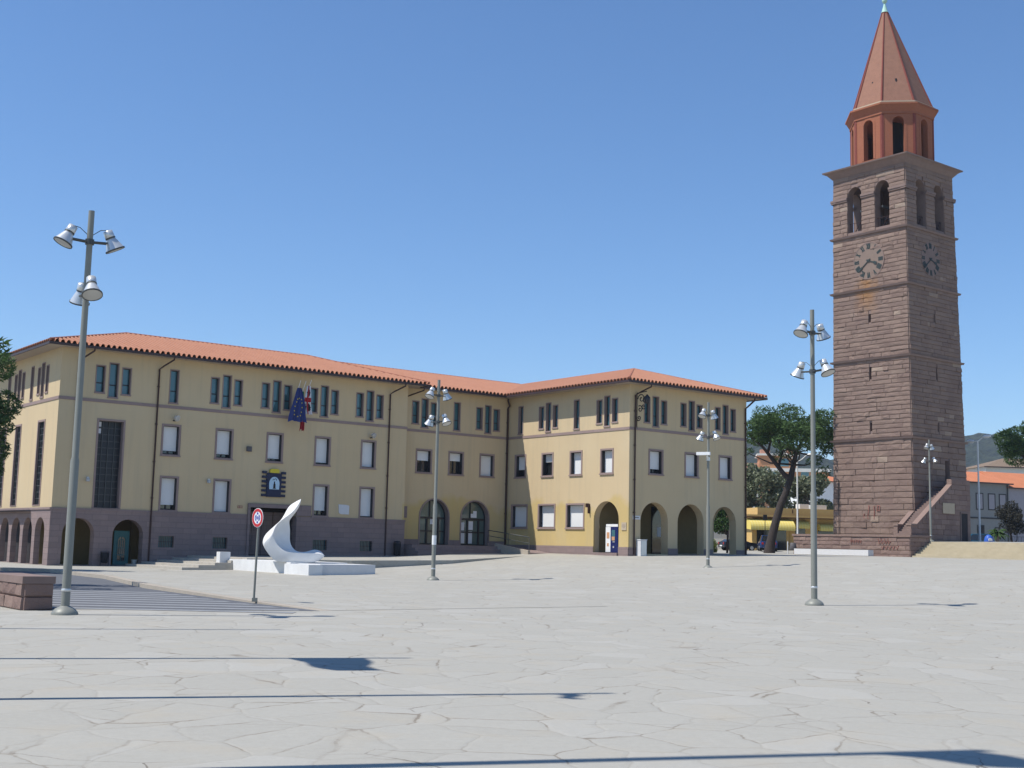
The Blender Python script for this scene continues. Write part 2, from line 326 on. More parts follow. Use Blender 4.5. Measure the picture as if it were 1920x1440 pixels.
    def wall(s, F, outline, holes, v=0.0, depth=0.0, mi=0, rmi=None):
        loops = [[Vector((u, z, 0)) for u, z in lp] for lp in [outline] + holes]
        flat = [p for lp in loops for p in lp]; tris = tessellate_polygon(loops)
        P = [F(p.x, v, p.y) for p in flat]; N = F(0, 1, 0) - F(0, 0, 0)
        fs = []
        for t in tris:
            a, b, c = (P[i] for i in t)
            fs.append(tuple(t) if (b - a).cross(c - a).dot(N) > 0 else tuple(t)[::-1])
        s.mesh(P, fs, mi)
        if depth:
            for lp in holes:
                n = len(lp)
                for i in range(n):
                    (u0, z0), (u1, z1) = lp[i], lp[(i + 1) % n]
                    s.face([F(u0, v, z0), F(u1, v, z1), F(u1, v - depth, z1), F(u0, v - depth, z0)], mi if rmi is None else rmi)
    def ring(s, F, lo, li, v0, v1, mi=0):
        "flat frame between two loops with equal point counts"
        n = len(lo)
        for i in range(n):
            j = (i + 1) % n; a, b, c, d = lo[i], lo[j], li[j], li[i]
            s.face([F(a[0], v1, a[1]), F(b[0], v1, b[1]), F(c[0], v1, c[1]), F(d[0], v1, d[1])], mi)
            s.face([F(a[0], v1, a[1]), F(a[0], v0, a[1]), F(b[0], v0, b[1]), F(b[0], v1, b[1])], mi)
            s.face([F(d[0], v1, d[1]), F(c[0], v1, c[1]), F(c[0], v0, c[1]), F(d[0], v0, d[1])], mi)
    def build(s, name, mats, parent=None, loc=None):
        me = bpy.data.meshes.new(name); me.from_pydata(s.v, [], s.f); me.update()
        for m_ in (mats if isinstance(mats, (list, tuple)) else [mats]): me.materials.append(m_)
        me.polygons.foreach_set('material_index', s.mi); me.polygons.foreach_set('use_smooth', s.sm)
        o = bpy.data.objects.new(name, me); col.objects.link(o)
        if parent is not None: o.parent = parent
        if loc is not None: o.location = loc
        return o
def rect(u0, u1, z0, z1): return [(u0, z0), (u1, z0), (u1, z1), (u0, z1)]
def arch(u0, u1, z0, zs, rise=None, n=14):
    "opening with vertical sides to the springing zs and a round head"
    c = (u0 + u1) / 2; r = (u1 - u0) / 2; rise = r if rise is None else rise
    return [(u0, z0), (u1, z0)] + [(c + r * cos(pi * i / n), zs + rise * sin(pi * i / n)) for i in range(n + 1)]
def empty(name, loc, rz=0.0, label=None, cat=None, group=None):
    o = bpy.data.objects.new(name, None); o.empty_display_size = .3; col.objects.link(o); o.location = loc; o.rotation_euler = (0, 0, rz)
    return tag(o, label, cat, group)
def tag(o, label=None, cat=None, group=None, kind=None):
    for k_, v_ in (('label', label), ('category', cat), ('group', group), ('kind', kind)):
        if v_: o[k_] = v_
    return o
def copy_tree(o, parent=None):
    c = o.copy(); col.objects.link(c); c.parent = parent
    for ch in list(o.children): copy_tree(ch, c)
    return c

# ------------------------------------------------------------------ ground
def lerp_t(q, tab):
    if q <= tab[0][0]: return tab[0][1]
    for (a, x), (b, y) in zip(tab, tab[1:]):
        if q <= b:
            t = (q - a) / (b - a); return x + (y - x) * t
    return tab[-1][1]
GT = [(48, 0), (56, .07), (63, .27), (70, .52), (80, .88), (88, 1.2), (100, 1.40), (115, 1.45), (135, 1.5), (158, 1.85), (206, 2.9), (300, 4.2), (600, 6)]
def gz(x, y): return lerp_t(x + y, GT)
def axis(vals):
    out = []
    for a, b, st in vals:
        n = max(1, round((b - a) / st)); out += [a + (b - a) * i / n for i in range(n)]
    return out + [vals[-1][1]]
xs = axis([(-2400, -300, 700), (-300, -60, 40), (-60, 90, 2.5), (90, 300, 35), (300, 2400, 700)])
ys = axis([(-60, 0, 20), (0, 140, 2.5), (140, 400, 30), (400, 2400, 700)])
b = MB(); nx = len(xs)
b.mesh([(x, y, gz(x, y)) for y in ys for x in xs], [(j * nx + i, j * nx + i + 1, (j + 1) * nx + i + 1, (j + 1) * nx + i) for j in range(len(ys) - 1) for i in range(nx - 1)], 0, True)
tag(b.build('ground', M['paving']), 'pale stone flagged square with cracked irregular slabs', None, None, 'structure')

# road wedge with worn stripes, raised kerb and pavement behind
def G(x, y, dz=0.0): return (x, y, gz(x, y) + dz)
K = [(-4.45, 30.6, .004), (-6.55, 33.3, .05), (-9.2, 37.4, .09), (-11.8, 41.5, .13), (-15.9, 50.0, .14), (-20.6, 57.0, .14), (-30, 60.5, .14), (-60, 68, .14)]
b = MB(); near = [(-4.45, 29.9), (-9.75, 28.6), (-9.0, 28.3), (-60, 26)]
b.face([G(-4.45, 30.45, .004), G(*K[1][:2], .004), G(*K[2][:2], .004), G(*K[3][:2], .004), G(*K[4][:2], .004), G(*K[5][:2], .004), G(*K[6][:2], .004), G(-60, 68, .004), G(-60, 40, .004), G(-12.6, 31.2, .004), G(-10.8, 28.55, .004)])
tag(b.build('road', M['asphalt']), None, None, None, 'structure')
b = MB()
for i in range(9):
    y0 = 29.0 + i * 1.12 ; xr = lerp_t(-y0, []) if False else None
    # stripes lie parallel to the plaza edge, cut where they reach the kerb
    def kx(y):
        for (x0, ya, _), (x1, yb, _) in zip(K, K[1:]):
            if ya <= y <= yb: return x0 + (x1 - x0) * (y - ya) / (yb - ya)
        return K[0][0]
    a0, a1 = y0 + .0, y0 + .50
    xl = max(-60, -11.2 - (y0 - 28.6) * .72)
    b.face([G(xl, a0, .008), G(kx(a0 + .2) - .45, a0 + .2, .008), G(kx(a1 + .2) - .45, a1 + .2, .008), G(xl, a1, .008)])
tag(b.build('road_marking', M['roadpaint']), None, None, None, 'structure')
b = MB(); kb = MB()
dAx = Vector((.7928, .6095))
for (x0, y0, h0), (x1, y1, h1) in zip(K, K[1:]):
    d = Vector((x1 - x0, y1 - y0)).normalized(); n = Vector((-d.y, d.x)) * -1
    q = [(x0, y0), (x1, y1)]; 
    kw = .30
    t0, t1 = (x0 + n.x * kw, y0 + n.y * kw), (x1 + n.x * kw, y1 + n.y * kw)
    kb.mesh([G(x0, y0, -.05), G(x1, y1, -.05), G(x0, y0, h0), G(x1, y1, h1), G(*t0, h0), G(*t1, h1), G(*t0, -.05), G(*t1, -.05)], [(0, 1, 3, 2), (2, 3, 5, 4), (4, 5, 7, 6), (0, 2, 4, 6), (1, 3, 5, 7)])
    far0, far1 = (t0[0] + 9 * .79, t0[1] + 9 * .61), (t1[0] + 9 * .79, t1[1] + 9 * .61)
    N = 5
    for i in range(N):
        f0, f1 = i / N, (i + 1) / N
        P = lambda t, far, h, f: G(t[0] + (far[0] - t[0]) * f, t[1] + (far[1] - t[1]) * f, max(h * (1 - f), .004) + .002)
        b.face([P(t0, far0, h0, f0), P(t1, far1, h1, f0), P(t1, far1, h1, f1), P(t0, far0, h0, f1)])
tag(b.build('pavement', M['paving']), None, None, None, 'structure'); tag(kb.build('kerb', M['kerb']), None, None, None, 'structure')

# ------------------------------------------------------------------ town hall (local x along the long front, y into the building)
HA = R(37.555); HO = Vector((-25.232, 69.613, 0))
def hall_w(x, y, z=0.0): return Vector((HO.x + x * cos(HA) - y * sin(HA), HO.y + x * sin(HA) + y * cos(HA), z))
hall = empty('town_hall', HO, HA, 'yellow three storey town hall with clay tile roof, purple stone base and arcades', 'building')
XB, YA2, YC, XC = 32.35, 1.02, -11.76, 43.38
A1 = Fr((0, 0), (1, 0), (0, -1)); A2 = Fr((0, YA2), (1, 0), (0, -1)); FB = Fr((XB, YA2), (0, -1), (-1, 0)); FC = Fr((XB, YC), (1, 0), (0, -1))
A0 = Fr((0, 0), (0, 1), (-1, 0)); FD = Fr((XC, YC), (0, 1), (1, 0)); BL = YA2 - YC
EZ = 12.16
def win_loop(F, o): return rect(*o)
SL, SC, SS = (9.75, 11.35), (9.53, 11.56), (9.53, 11.54)
def triple(u, w=.58, p=.76): return [('slit', u, u + w, *SL), ('slit', u + p, u + p + .6, *SC), ('slit', u + 2 * p, u + 2 * p + w, *SL)]
W2, G1, WB = (6.40, 8.29), (3.16, 5.25), (6.40, 8.09)
def win(u, w, z, frac, kind='win'): return (kind, u, u + w, z[0], z[1], frac)
oA1 = triple(1.96) + [('slit', 6.36, 6.95, *SS)] + triple(8.95) + triple(12.31) + triple(15.68) + triple(19.07)
oA1 += [win(6.05, 1.19, W2, .87), win(9.42, 1.18, W2, .86), win(12.80, 1.17, W2, .90), win(16.16, 1.17, W2, .93), win(19.55, 1.17, W2, .97)]
oA1 += [win(6.11, 1.17, G1, .84), win(9.45, 1.17, G1, 1.0), win(16.18, 1.17, G1, .83), win(19.57, 1.17, G1, .96)]
oA1 += [('lattice', 2.22, 3.87, 3.2, 8.30)]
oA2 = triple(24.07, .6) + [('slit', 27.53, 28.13, *SS)] + triple(29.47, .6) + [win(24.49, 1.35, WB, .46, 'open'), win(27.19, 1.33, WB, .38, 'open'), win(29.87, 1.33, WB, 1.0)]
oB = [('slit', 1.19, 1.77, *SS)] + triple(3.51, .6) + [('slit', 7.27, 7.88, *SS)] + triple(9.57, .6) + [win(.89, 1.3, WB, .66), win(3.91, 1.3, WB, .36, 'open'), win(6.93, 1.3, WB, 1.0), win(10.02, 1.29, WB, 1.0)]
oB += [win(.59, 1.89, (2.86, 4.57), 1.0), win(3.62, 1.89, (2.86, 4.57), 1.0), win(6.62, 1.9, (2.86, 4.57), 1.0)]
oC = triple(1.25, .57) + triple(4.57, .58) + triple(7.86, .57) + [win(1.69, 1.34, WB, .80), win(4.98, 1.34, WB, 1.0), win(8.24, 1.32, WB, 1.0)]
oA0 = triple(2.02, .52) + [('slit', 4.8, 5.35, *SS)] + triple(6.5, .55) + [('slit', 9.3, 9.9, *SS)] + [('lattice', 2.08, 3.42, 3.3, 8.2), ('lattice', 6.5, 7.7, 3.3, 8.2), ('lattice', 9.45 - .0, 10.9, 3.3, 8.2)]
oD = []

def stucco_wall(F, L, ops, z0, extra=(), name='wall', u0=0.0):
    m = MB(); holes = [rect(*o[1:5]) if o[3] > z0 + .02 else rect(o[1], o[2], z0 + .02, o[4]) for o in ops] + list(extra)
    m.wall(F, [(u0, z0), (L, z0), (L, EZ), (u0, EZ)], holes, 0, .42); return m.build(name, M['stucco'], hall)
PZ = 3.17
# long front: stucco above a stone base pierced by the portal, two arches and basement windows
arA1 = [arch(.66, 2.45, .02, 1.75), arch(3.50, 5.29, .02, 1.75)]
basw = [rect(6.22, 7.17, 1.10, 1.75), rect(9.58, 10.53, 1.09, 1.75), rect(16.30, 17.33, 1.10, 1.74), rect(19.72, 20.67, 1.09, 1.74)]
stucco_wall(A1, 23.05, oA1, PZ, [rect(11.9, 15.05, PZ + .001, 3.62)])
stucco_wall(A2, XB, oA2, .5, [arch(24.9, 27.45, 1.62, 3.5), arch(28.33, 30.88, 1.62, 3.5)], u0=23.05)
m = MB(); m.wall(FB, [(0, .5), (BL, .5), (BL, EZ), (0, EZ)], [rect(*o[1:5]) for o in oB] + [arch(9.45, 11.87, 1.36, 3.46)], 0, .5)
m.build('wall', M['stucco'], hall)
arC = [arch(1.04, 3.49, 1.34, 3.42), arch(4.37, 6.83, 1.34, 3.42), arch(7.68, 9.98, 1.34, 3.45)]
m = MB(); m.wall(FC, [(0, .5), (XC - XB, .5), (XC - XB, EZ), (0, EZ)], [rect(*o[1:5]) for o in oC] + arC, 0, .62)
m.build('wall', M['stucco'], hall)
m = MB(); m.wall(FD, [(0, .5), (22, .5), (22, EZ), (0, EZ)], [arch(.62, 3.05, 1.34, 3.42)], 0, .5); m.build('wall', M['stucco'], hall)
A0L = 13.5
arA0 = [arch(.79 + i * 2.22, 2.48 + i * 2.22, .02, 1.80) for i in range(5)]
stucco_wall(A0, A0L, oA0, PZ)
m = MB()   # returns, backs
m.face([(23.05, 0, PZ), (23.05, YA2, PZ), (23.05, YA2, EZ), (23.05, 0, EZ)])
m.face([(0, A0L, 0), (XC, A0L, 0), (XC, A0L, EZ), (0, A0L, EZ)])
m.build('wall', M['stucco'], hall)
# stone base
m = MB(); V = .05
m.wall(A1, [(-V, -.4), (23.05 + V, -.4), (23.05 + V, PZ), (-V, PZ)], arA1 + basw + [rect(11.9, 15.05, .62, PZ - .001)], V, .6)
m.box(-V - .03, 11.72, V, V + .035, PZ - .1, PZ + .02, A1); m.box(16.1, 23.05 + V + .03, V, V + .035, PZ - .1, PZ + .02, A1)
m.face([(23.05 + V, -V, -.4), (23.05 + V, YA2, -.4), (23.05 + V, YA2, PZ), (23.05 + V, -V, PZ)])
m.wall(A0, [(-V, -.4), (A0L, -.4), (A0L, PZ), (-V, PZ)], arA0, V, .32)
m.box(-V, A0L, V, V + .06, PZ - .1, PZ + .02, A0)
m.build('stone_base', M['trachyte'], hall)
for F, u0, u1, h_ in [(A2, 23.05 + V, 24.9, 1.95), (A2, 27.45, 28.33, 1.95), (A2, 30.88, XB, 1.95), (FB, 0, 9.45, 1.74), (FB, 11.87, BL + .04, 1.74), (FC, -.04, 1.04, 1.72), (FC, 3.49, 4.37, 1.72), (FC, 6.83, 7.68, 1.72), (FC, 9.98, XC - XB, 1.72)]:
    m = MB(); m.box(u0, u1, 0, .04, .5, h_, F); m.build('stone_base', M['trachyte'], hall)
m = MB(); m.box(9.45, 11.87, -.7, .16, .8, 1.36, FB); m.build('arch_step', M['trachyte'], hall)
m = MB(); m.box(1.04, 9.98, -.62, -.01, .7, 1.34, FC); m.build('arch_step', M['trachyte'], hall)
# string course
m = MB()
m.box(-.035, 23.05 + .035, 0, .035, 9.21, 9.39, A1); m.box(23.085, XB, 0, .035, 9.21, 9.39, A2); m.box(0.035, BL + .035, 0, .035, 9.21, 9.39, FB); m.box(0, XC - XB, 0, .035, 9.21, 9.39, FC); m.box(0, A0L, 0, .035, 9.21, 9.39, A0)
m.build('string_course', M['trachyte_light'], hall)

def build_opening(F, o):
    k_, u0, u1, z0, z1 = o[:5]
    if k_ == 'slit':
        t = .055
        f = MB(); f.ring(F, rect(u0, u1, z0, z1), rect(u0 + t, u1 - t, z0 + t, z1 - t), -.24, .025)
        f.box(u0 - .02, u1 + .02, -.02, .05, z0 - .05, z0 + .03, F)
        wo = f.build('window', M['trachyte_light'], hall)
        g = MB(); g.box(u0 + t, u1 - t, -.26, -.241, z0 + t, z1 - t, F); g.build('pane', M['glass_teal'], wo)
        s = MB(); a, b2, c, d = u0 + t, u1 - t, z0 + t, z1 - t; s.ring(F, rect(a, b2, c, d), rect(a + .035, b2 - .035, c + .035, d - .035), -.24, -.20)
        zz = c + (d - c) * .36; s.box(a + .035, b2 - .035, -.238, -.20, zz - .03, zz + .03, F); s.build('sash', M['darkmetal'], wo)
    elif k_ in ('win', 'open'):
        t = .115; fr = o[5]
        f = MB(); f.ring(F, rect(u0, u1, z0, z1), rect(u0 + t, u1 - t, z0 + t, z1 - t), -.06, .03)
        f.box(u0 - .03, u1 + .03, .03, .075, z0 - .02, z0 + .07, F)
        wo = f.build('window', M['trachyte_light'], hall)
        a, b2, c, d = u0 + t, u1 - t, z0 + t, z1 - t
        s = MB()
        for x0, x1, y0, y1 in ((a - .02, a + .012, c - .02, d + .02), (b2 - .012, b2 + .02, c - .02, d + .02)): s.box(x0, x1, -.40, -.06, y0, y1, F)
        s.box(a + .012, b2 - .012, -.40, -.06, d - .012, d + .02, F); s.box(a + .012, b2 - .012, -.40, -.06, c - .02, c + .012, F)
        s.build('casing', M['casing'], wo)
        zb = d - (d - c) * fr
        s = MB(); s.box(a + .03, b2 - .03, -.30, -.275, max(zb, c + .03), d - .02, F); s.box(a + .03, b2 - .03, -.275, -.262, max(zb, c + .03), max(zb, c + .03) + .05, F); s.build('shutter', M['shutter'], wo)
        g = MB(); g.box(a, b2, -.41, -.39, c, d, F); g.build('pane', M['glass_dark'], wo)
        if fr < .99:
            s = MB(); mid = (a + b2) / 2; s.box(mid - .04, mid + .04, -.388, -.33, c + .012, zb + .05, F); s.box(a + .012, a + .06, -.388, -.33, c + .012, zb + .05, F); s.box(b2 - .06, b2 - .012, -.388, -.33, c + .012, zb + .05, F)
            s.box(a + .06, mid - .04, -.388, -.33, c + .012, c + .08, F); s.box(mid + .04, b2 - .06, -.388, -.33, c + .012, c + .08, F); s.build('sash', M['darkmetal'], wo)
    elif k_ == 'lattice':
        t = .11; D = .40 if F is A1 else .16
        f = MB(); f.ring(F, rect(u0, u1, z0, z1), rect(u0 + t, u1 - t, z0 + .05, z1 - t), -D, .03)
        wo = f.build('window', M['trachyte_light'], hall)
        g = MB(); g.box(u0 + t, u1 - t, -D - .01, -D + .01, z0 + .05, z1 - t, F); g.build('pane', M['glass_lattice'], wo)
        s = MB(); n = 4; mm = 13
        for i in range(n + 1):
            x = u0 + t + (u1 - u0 - 2 * t) * i / n; s.box(x - .022, x + .022, -D + .015, -D + .07, z0 + .05, z1 - t, F)
        for j in range(mm + 1):
            z = z0 + .05 + (z1 - t - z0 - .05) * j / mm; s.box(u0 + t, u1 - t, -D + .012, -D + .06, z - .02, z + .02, F)
        s.build('lattice_bars', M['lampdark'], wo)
        s = MB(); a = u0 + t
        for (i, j, mi_) in ((0, 12, 1), (0, 11, 1), (1, 12, 0), (1, 11, 0), (1, 10, 0)):
            x0 = a + (u1 - u0 - 2 * t) * i / n; zz = z0 + .05 + (z1 - t - z0 - .05) * j / mm; hh = (z1 - t - z0 - .05) / mm
            if F is A1 and mi_ == 1: s.box(x0 + .03, x0 + .28, -D + .012, -D + .018, zz + .05, zz + hh - .05, F)
        if F is A1: s.build('light_panes', M['paper'], wo)
for F, ops in ((A1, oA1), (A2, oA2), (FB, oB), (FC, oC), (A0, oA0)):
    for o in ops: build_opening(F, o)
for r_ in basw:
    u0, u1, z0, z1 = r_[0][0], r_[1][0], r_[0][1], r_[2][1]
    g = MB(); g.box(u0, u1, -.2, -.18, z0, z1, A1); wo = g.build('basement_window', M['glass_teal'], hall)
    s = MB()
    for i in range(9): x = u0 + (u1 - u0) * (i + .5) / 9; s.box(x - .012, x + .012, -.12, -.09, z0, z1, A1)
    s.box(u0, u1, -.088, -.075, (z0 + z1) / 2 - .015, (z0 + z1) / 2 + .015, A1); s.build('grille', M['darkmetal'], wo)
# portal: stone lintel panel, deep dark doorway
m = MB(); m.box(11.74, 11.9, V, V + .10, .3, 3.86, A1); m.box(11.9, 15.05, V, V + .10, 3.62, 3.86, A1); m.box(15.05, 16.08, 0, .09, PZ + .021, 3.86, A1); m.box(15.05, 15.2, V, V + .1, .3, PZ - .12, A1)
m.build('portal_surround', M['trachyte'], hall)
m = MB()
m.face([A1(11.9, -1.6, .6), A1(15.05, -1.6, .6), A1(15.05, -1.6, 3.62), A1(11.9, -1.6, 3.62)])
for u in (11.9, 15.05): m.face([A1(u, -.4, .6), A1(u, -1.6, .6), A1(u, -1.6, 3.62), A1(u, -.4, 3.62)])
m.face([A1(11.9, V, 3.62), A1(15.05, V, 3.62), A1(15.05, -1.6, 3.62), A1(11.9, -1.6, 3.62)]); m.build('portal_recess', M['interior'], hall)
m = MB()
for i in range(4): m.box(11.95 + i * .775, 12.68 + i * .775, -1.58, -1.5, .75, 3.4, A1); m.box(12.05 + i * .775, 12.58 + i * .775, -1.5, -1.47, 1.0, 1.9, A1); m.box(12.05 + i * .775, 12.58 + i * .775, -1.5, -1.47, 2.1, 3.2, A1)
m.build('portal_door', M['trachyte'], hall)
# loggia at the left corner: ochre back wall, ceiling, teal door, dark notice board
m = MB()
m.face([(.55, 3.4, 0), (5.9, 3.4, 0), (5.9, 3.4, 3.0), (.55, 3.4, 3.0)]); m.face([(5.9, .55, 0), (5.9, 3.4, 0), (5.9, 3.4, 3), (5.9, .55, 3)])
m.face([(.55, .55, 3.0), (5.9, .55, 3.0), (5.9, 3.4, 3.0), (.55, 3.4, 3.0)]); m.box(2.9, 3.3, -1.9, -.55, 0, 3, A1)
m.build('loggia_lining', M['ochre_shade'], hall)
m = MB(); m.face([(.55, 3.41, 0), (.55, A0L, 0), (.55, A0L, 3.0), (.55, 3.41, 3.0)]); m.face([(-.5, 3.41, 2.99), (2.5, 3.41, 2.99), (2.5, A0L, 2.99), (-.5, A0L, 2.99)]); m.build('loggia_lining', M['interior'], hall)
m = MB(); m.box(3.980, 4.880, -1.05, -.98, .05, 2.0, A1); dr = m.build('teal_door', M['teal_door'], hall)
m = MB(); lp = arch(4.180, 4.680, .25, 1.45, n=10); m.wall(A1, lp, [], -.975); m.build('door_glass', M['glass_dark'], dr)
m = MB(); m.box(4.415, 4.445, -.97, -.955, .27, 1.68, A1)
for z in (.62, 1.0): m.box(4.190, 4.670, -.9695, -.958, z, z + .03, A1)
m.ring(A1, arch(4.180, 4.680, .25, 1.45, n=10), arch(4.215, 4.645, .285, 1.45, n=10), -.974, -.95); m.ring(A1, arch(4.300, 4.560, .55, 1.40, n=10), arch(4.325, 4.535, .575, 1.40, n=10), -.974, -.951); m.build('glazing_bars', M['teal_door'], dr)
# arched glazed doors of the recessed bay
for a, b_, sheets in ((24.9, 27.45, [(0, 1.15, 3.0, .45, .5)]), (28.33, 30.88, [(0, .15, 1.75, .5, .85), (0, .85, 1.75, .45, .85), (0, .85, 2.7, .5, .6), (0, .15, 2.65, .45, .55), (0, 1.1, 3.55, .55, .28), (0, 1.35, 3.8, .3, .22)])):
    f = MB(); f.ring(A2, arch(a, b_, 1.62, 3.5), arch(a + .09, b_ - .09, 1.62, 3.5), -.5, .04)
    dd = f.build('arched_doorway', M['trachyte_light'], hall)
    g = MB(); g.wall(A2, arch(a + .09, b_ - .09, 1.62, 3.5), [], -.46); g.build('door_glass', M['glass_green'], dd)
    s = MB(); x0, x1 = a + .09, b_ - .09; wdt = x1 - x0
    s.ring(A2, arch(x0, x1, 1.62, 3.5), arch(x0 + .07, x1 - .07, 1.70, 3.5), -.455, -.38)
    s.box(x0 + .07, x1 - .07, -.455, -.37, 3.36, 3.5, A2); s.box(x0 + .07, x1 - .07, -.45, -.375, 2.48, 2.58, A2)
    for fx, zt in ((.36, 3.36), (.76, 3.36)): s.box(x0 + wdt * fx - .06, x0 + wdt * fx + .06, -.4545, -.372, 1.70, zt, A2)
    s.box(x0 + wdt * .45 - .03, x0 + wdt * .45 + .03, -.4545, -.38, 3.5, 4.66, A2); s.build('door_frame', M['darkmetal'], dd)
    p_ = MB()
    for i, (_, fx, z, ww, hh) in enumerate(sheets): p_.box(x0 + fx, x0 + fx + ww, -.452, -.448 + i * .001, z, z + hh, A2)
    p_.build('notices', M['paper'], dd)
# arcade behind the right wing
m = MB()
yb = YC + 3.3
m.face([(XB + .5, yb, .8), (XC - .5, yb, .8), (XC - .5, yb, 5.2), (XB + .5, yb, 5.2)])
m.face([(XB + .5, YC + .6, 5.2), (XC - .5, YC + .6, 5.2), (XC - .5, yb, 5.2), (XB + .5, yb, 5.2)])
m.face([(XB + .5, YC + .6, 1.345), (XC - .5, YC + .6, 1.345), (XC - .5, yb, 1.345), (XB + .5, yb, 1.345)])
m.build('arcade_lining', M['ochre_shade'], hall)
m = MB(); m.box(5.15, 6.75, -3.28, -3.2, 1.35, 4.5, FC); m.build('arcade_door', M['glass_dark'], hall)
m = MB(); m.box(5.62, 5.98, -3.199, -3.19, 2.5, 3.15, FC); m.build('door_notice', M['paper'], hall)
# soffits
m = MB()
zs = EZ
def sof(x0, x1, y0, y1): m.face([(x0, y0, zs), (x1, y0, zs), (x1, y1, zs), (x0, y1, zs)])
sof(-1.0, 24.05, -.95, .2); sof(-1.0, .2, .2, A0L); sof(23.0, 24.05, .2, 1.2); sof(24.05, XB - .95, .1, 1.2)
sof(XB - .95, XB + .2, YC - .95, 1.2); sof(XB + .2, XC + 1, YC - .95, YC + .2); sof(XC - .2, XC + 1, YC + .2, A0L)
m.build('soffit', M['soffit'], hall)
# gutters
m = MB(); gz0, gz1 = 12.10, 12.24
m.box(-1.06, 24.11, -1.03, -.95, gz0, gz1); m.box(-1.06, -.98, -.95, A0L, gz0, gz1); m.box(24.03, 24.11, -.95, .02, gz0, gz1); m.box(24.11, XB - 1.03, .02, .10, gz0, gz1)
m.box(XB - 1.03, XB - .95, YC - .95, .10, gz0, gz1); m.box(XB - 1.03, XC + 1.03, YC - 1.03, YC - .95, gz0, gz1); m.box(XC + .95, XC + 1.03, YC - .95, A0L, gz0, gz1)
m.build('gutter', M['gutter'], hall)
m = MB(); a_, b_z = EZ + .002, 12.405
m.box(-.5, 23.6, -.5, -.46, a_, b_z); m.box(-.5, -.46, -.46, A0L, a_, b_z); m.box(24.2, XB - .5, .55, .59, a_, b_z); m.box(XB - .5, XB - .46, YC - .46, .55, a_, b_z); m.box(XB - .5, XC + .5, YC - .5, YC - .46, a_, b_z); m.box(XC + .46, XC + .5, YC - .46, A0L, a_, b_z)
m.build('eave_board', M['gutter'], hall)
# corrugated roof slopes: eave line (p0,d), inward i, slope, t-range by s
def slope(mb, p0, d, i_, L, tmin, tmax, sl, z0=12.27, per=.32, rows=9):
    p0 = Vector(p0); d = Vector(d); i_ = Vector(i_); st = per / 8; n = int(L / st)
    prev = None
    for k_ in range(n + 1):
        s_ = L * k_ / n; a, b_ = tmin(s_), tmax(s_)
        if b_ - a < .02: prev = None; continue
        ph = (s_ / per) % 1.0; h = .075 * math.sqrt(max(0, 1 - (2 * ph - 1) ** 2)) if ph < .72 else .0
        ph2 = ph / .72; h = .13 * math.sqrt(max(0, 1 - (2 * ph2 - 1) ** 2)) if ph < .72 else -.03
        colv = []
        for r_ in range(rows + 1):
            t = a + (b_ - a) * r_ / rows; q = p0 + d * s_ + i_ * t; colv.append(Vector((q.x, q.y, z0 + sl * t + h)))
        if prev:
            i0 = len(mb.v); mb.v += [tuple(q) for q in prev + colv]
            for r_ in range(rows): mb.f.append([i0 + r_, i0 + rows + 1 + r_, i0 + rows + 2 + r_, i0 + r_ + 1]); mb.mi.append(0); mb.sm.append(True)
        prev = colv
SLP = .288; HW = 6.76
m = MB()
slope(m, (-1.08, -1.05), (1, 0), (0, 1), 25.2, lambda s: 0, lambda s: min(s, HW, max(0, (25.2 - s) * HW / 5.7)), SLP)
slope(m, (-1.08, 12.4), (0, -1), (1, 0), 13.45, lambda s: 0, lambda s: min(s, 13.45 - s, HW), SLP)
slope(m, (18.0, -.02), (1, 0), (0, 1), 20.3, lambda s: max(0, (18.0 + s) - (XB - 1.05)), lambda s: 6.75, SLP * .985)
slope(m, (XB - 1.05, 6.9), (0, -1), (1, 0), 6.9 - YC + 1.05, lambda s: max(0, 6.9 - s + .02), lambda s: min(6.55, 6.9 - YC + 1.05 - s), SLP)
slope(m, (XB - 1.05, YC - 1.05), (1, 0), (0, 1), 13.13, lambda s: 0, lambda s: min(s, 13.13 - s), SLP)
rf = m.build('roof', M['tile'], hall)
m = MB(); zr = 12.27 + SLP * HW
m.face([(24.12, -1.05, 12.3), (24.12, 6, 12.3), (18.4, 5.71, zr)]); m.face([(5.68, 5.71, zr), (18.4, 5.71, zr), (18.4, 13.5, 12.1), (5.68, 13.5, 12.1)])
zr2 = 12.27 + SLP * .985 * 6.75; m.face([(18, 6.73, zr2), (38.2, 6.73, zr2), (38.2, 13.5, 12.1), (18, 13.5, 12.1)])
m.face([(XB + 5.5, YC + 5.5, 14.15), (XC + 1.03, YC - 1.05, 12.3), (XC + 1.03, 13.5, 12.3), (XB + 5.5, 6.9, 14.15)])
m.build('roof', M['tile'], hall)
m = MB(); rr = .085
z1 = 12.27 + SLP * 6.55
m.tube([(-1.0, -1.0, 12.36), (5.68, 5.71, zr + .06), (18.42, 5.71, zr + .06), (24.1, -1.0, 12.36)], rr)
m.tube([(18.0, 6.73, zr2 + .05), (37.8, 6.73, zr2 + .05)], rr); m.tube([(XB + 5.5, 6.9, z1 + .05), (XB + 5.5, YC + 5.5, z1 + .05), (XB - 1.0, YC - 1.0, 12.36)], rr)
m.tube([(XB + 5.5, YC + 5.5, z1 + .05), (XC + 1.0, YC - 1.0, 12.36)], rr); m.tube([(XB - 1.05, -.02, 12.30), (XB + 5.5, 6.73, zr2 + .0)], .05)
m.build('ridge_cap', M['ridge'], rf)
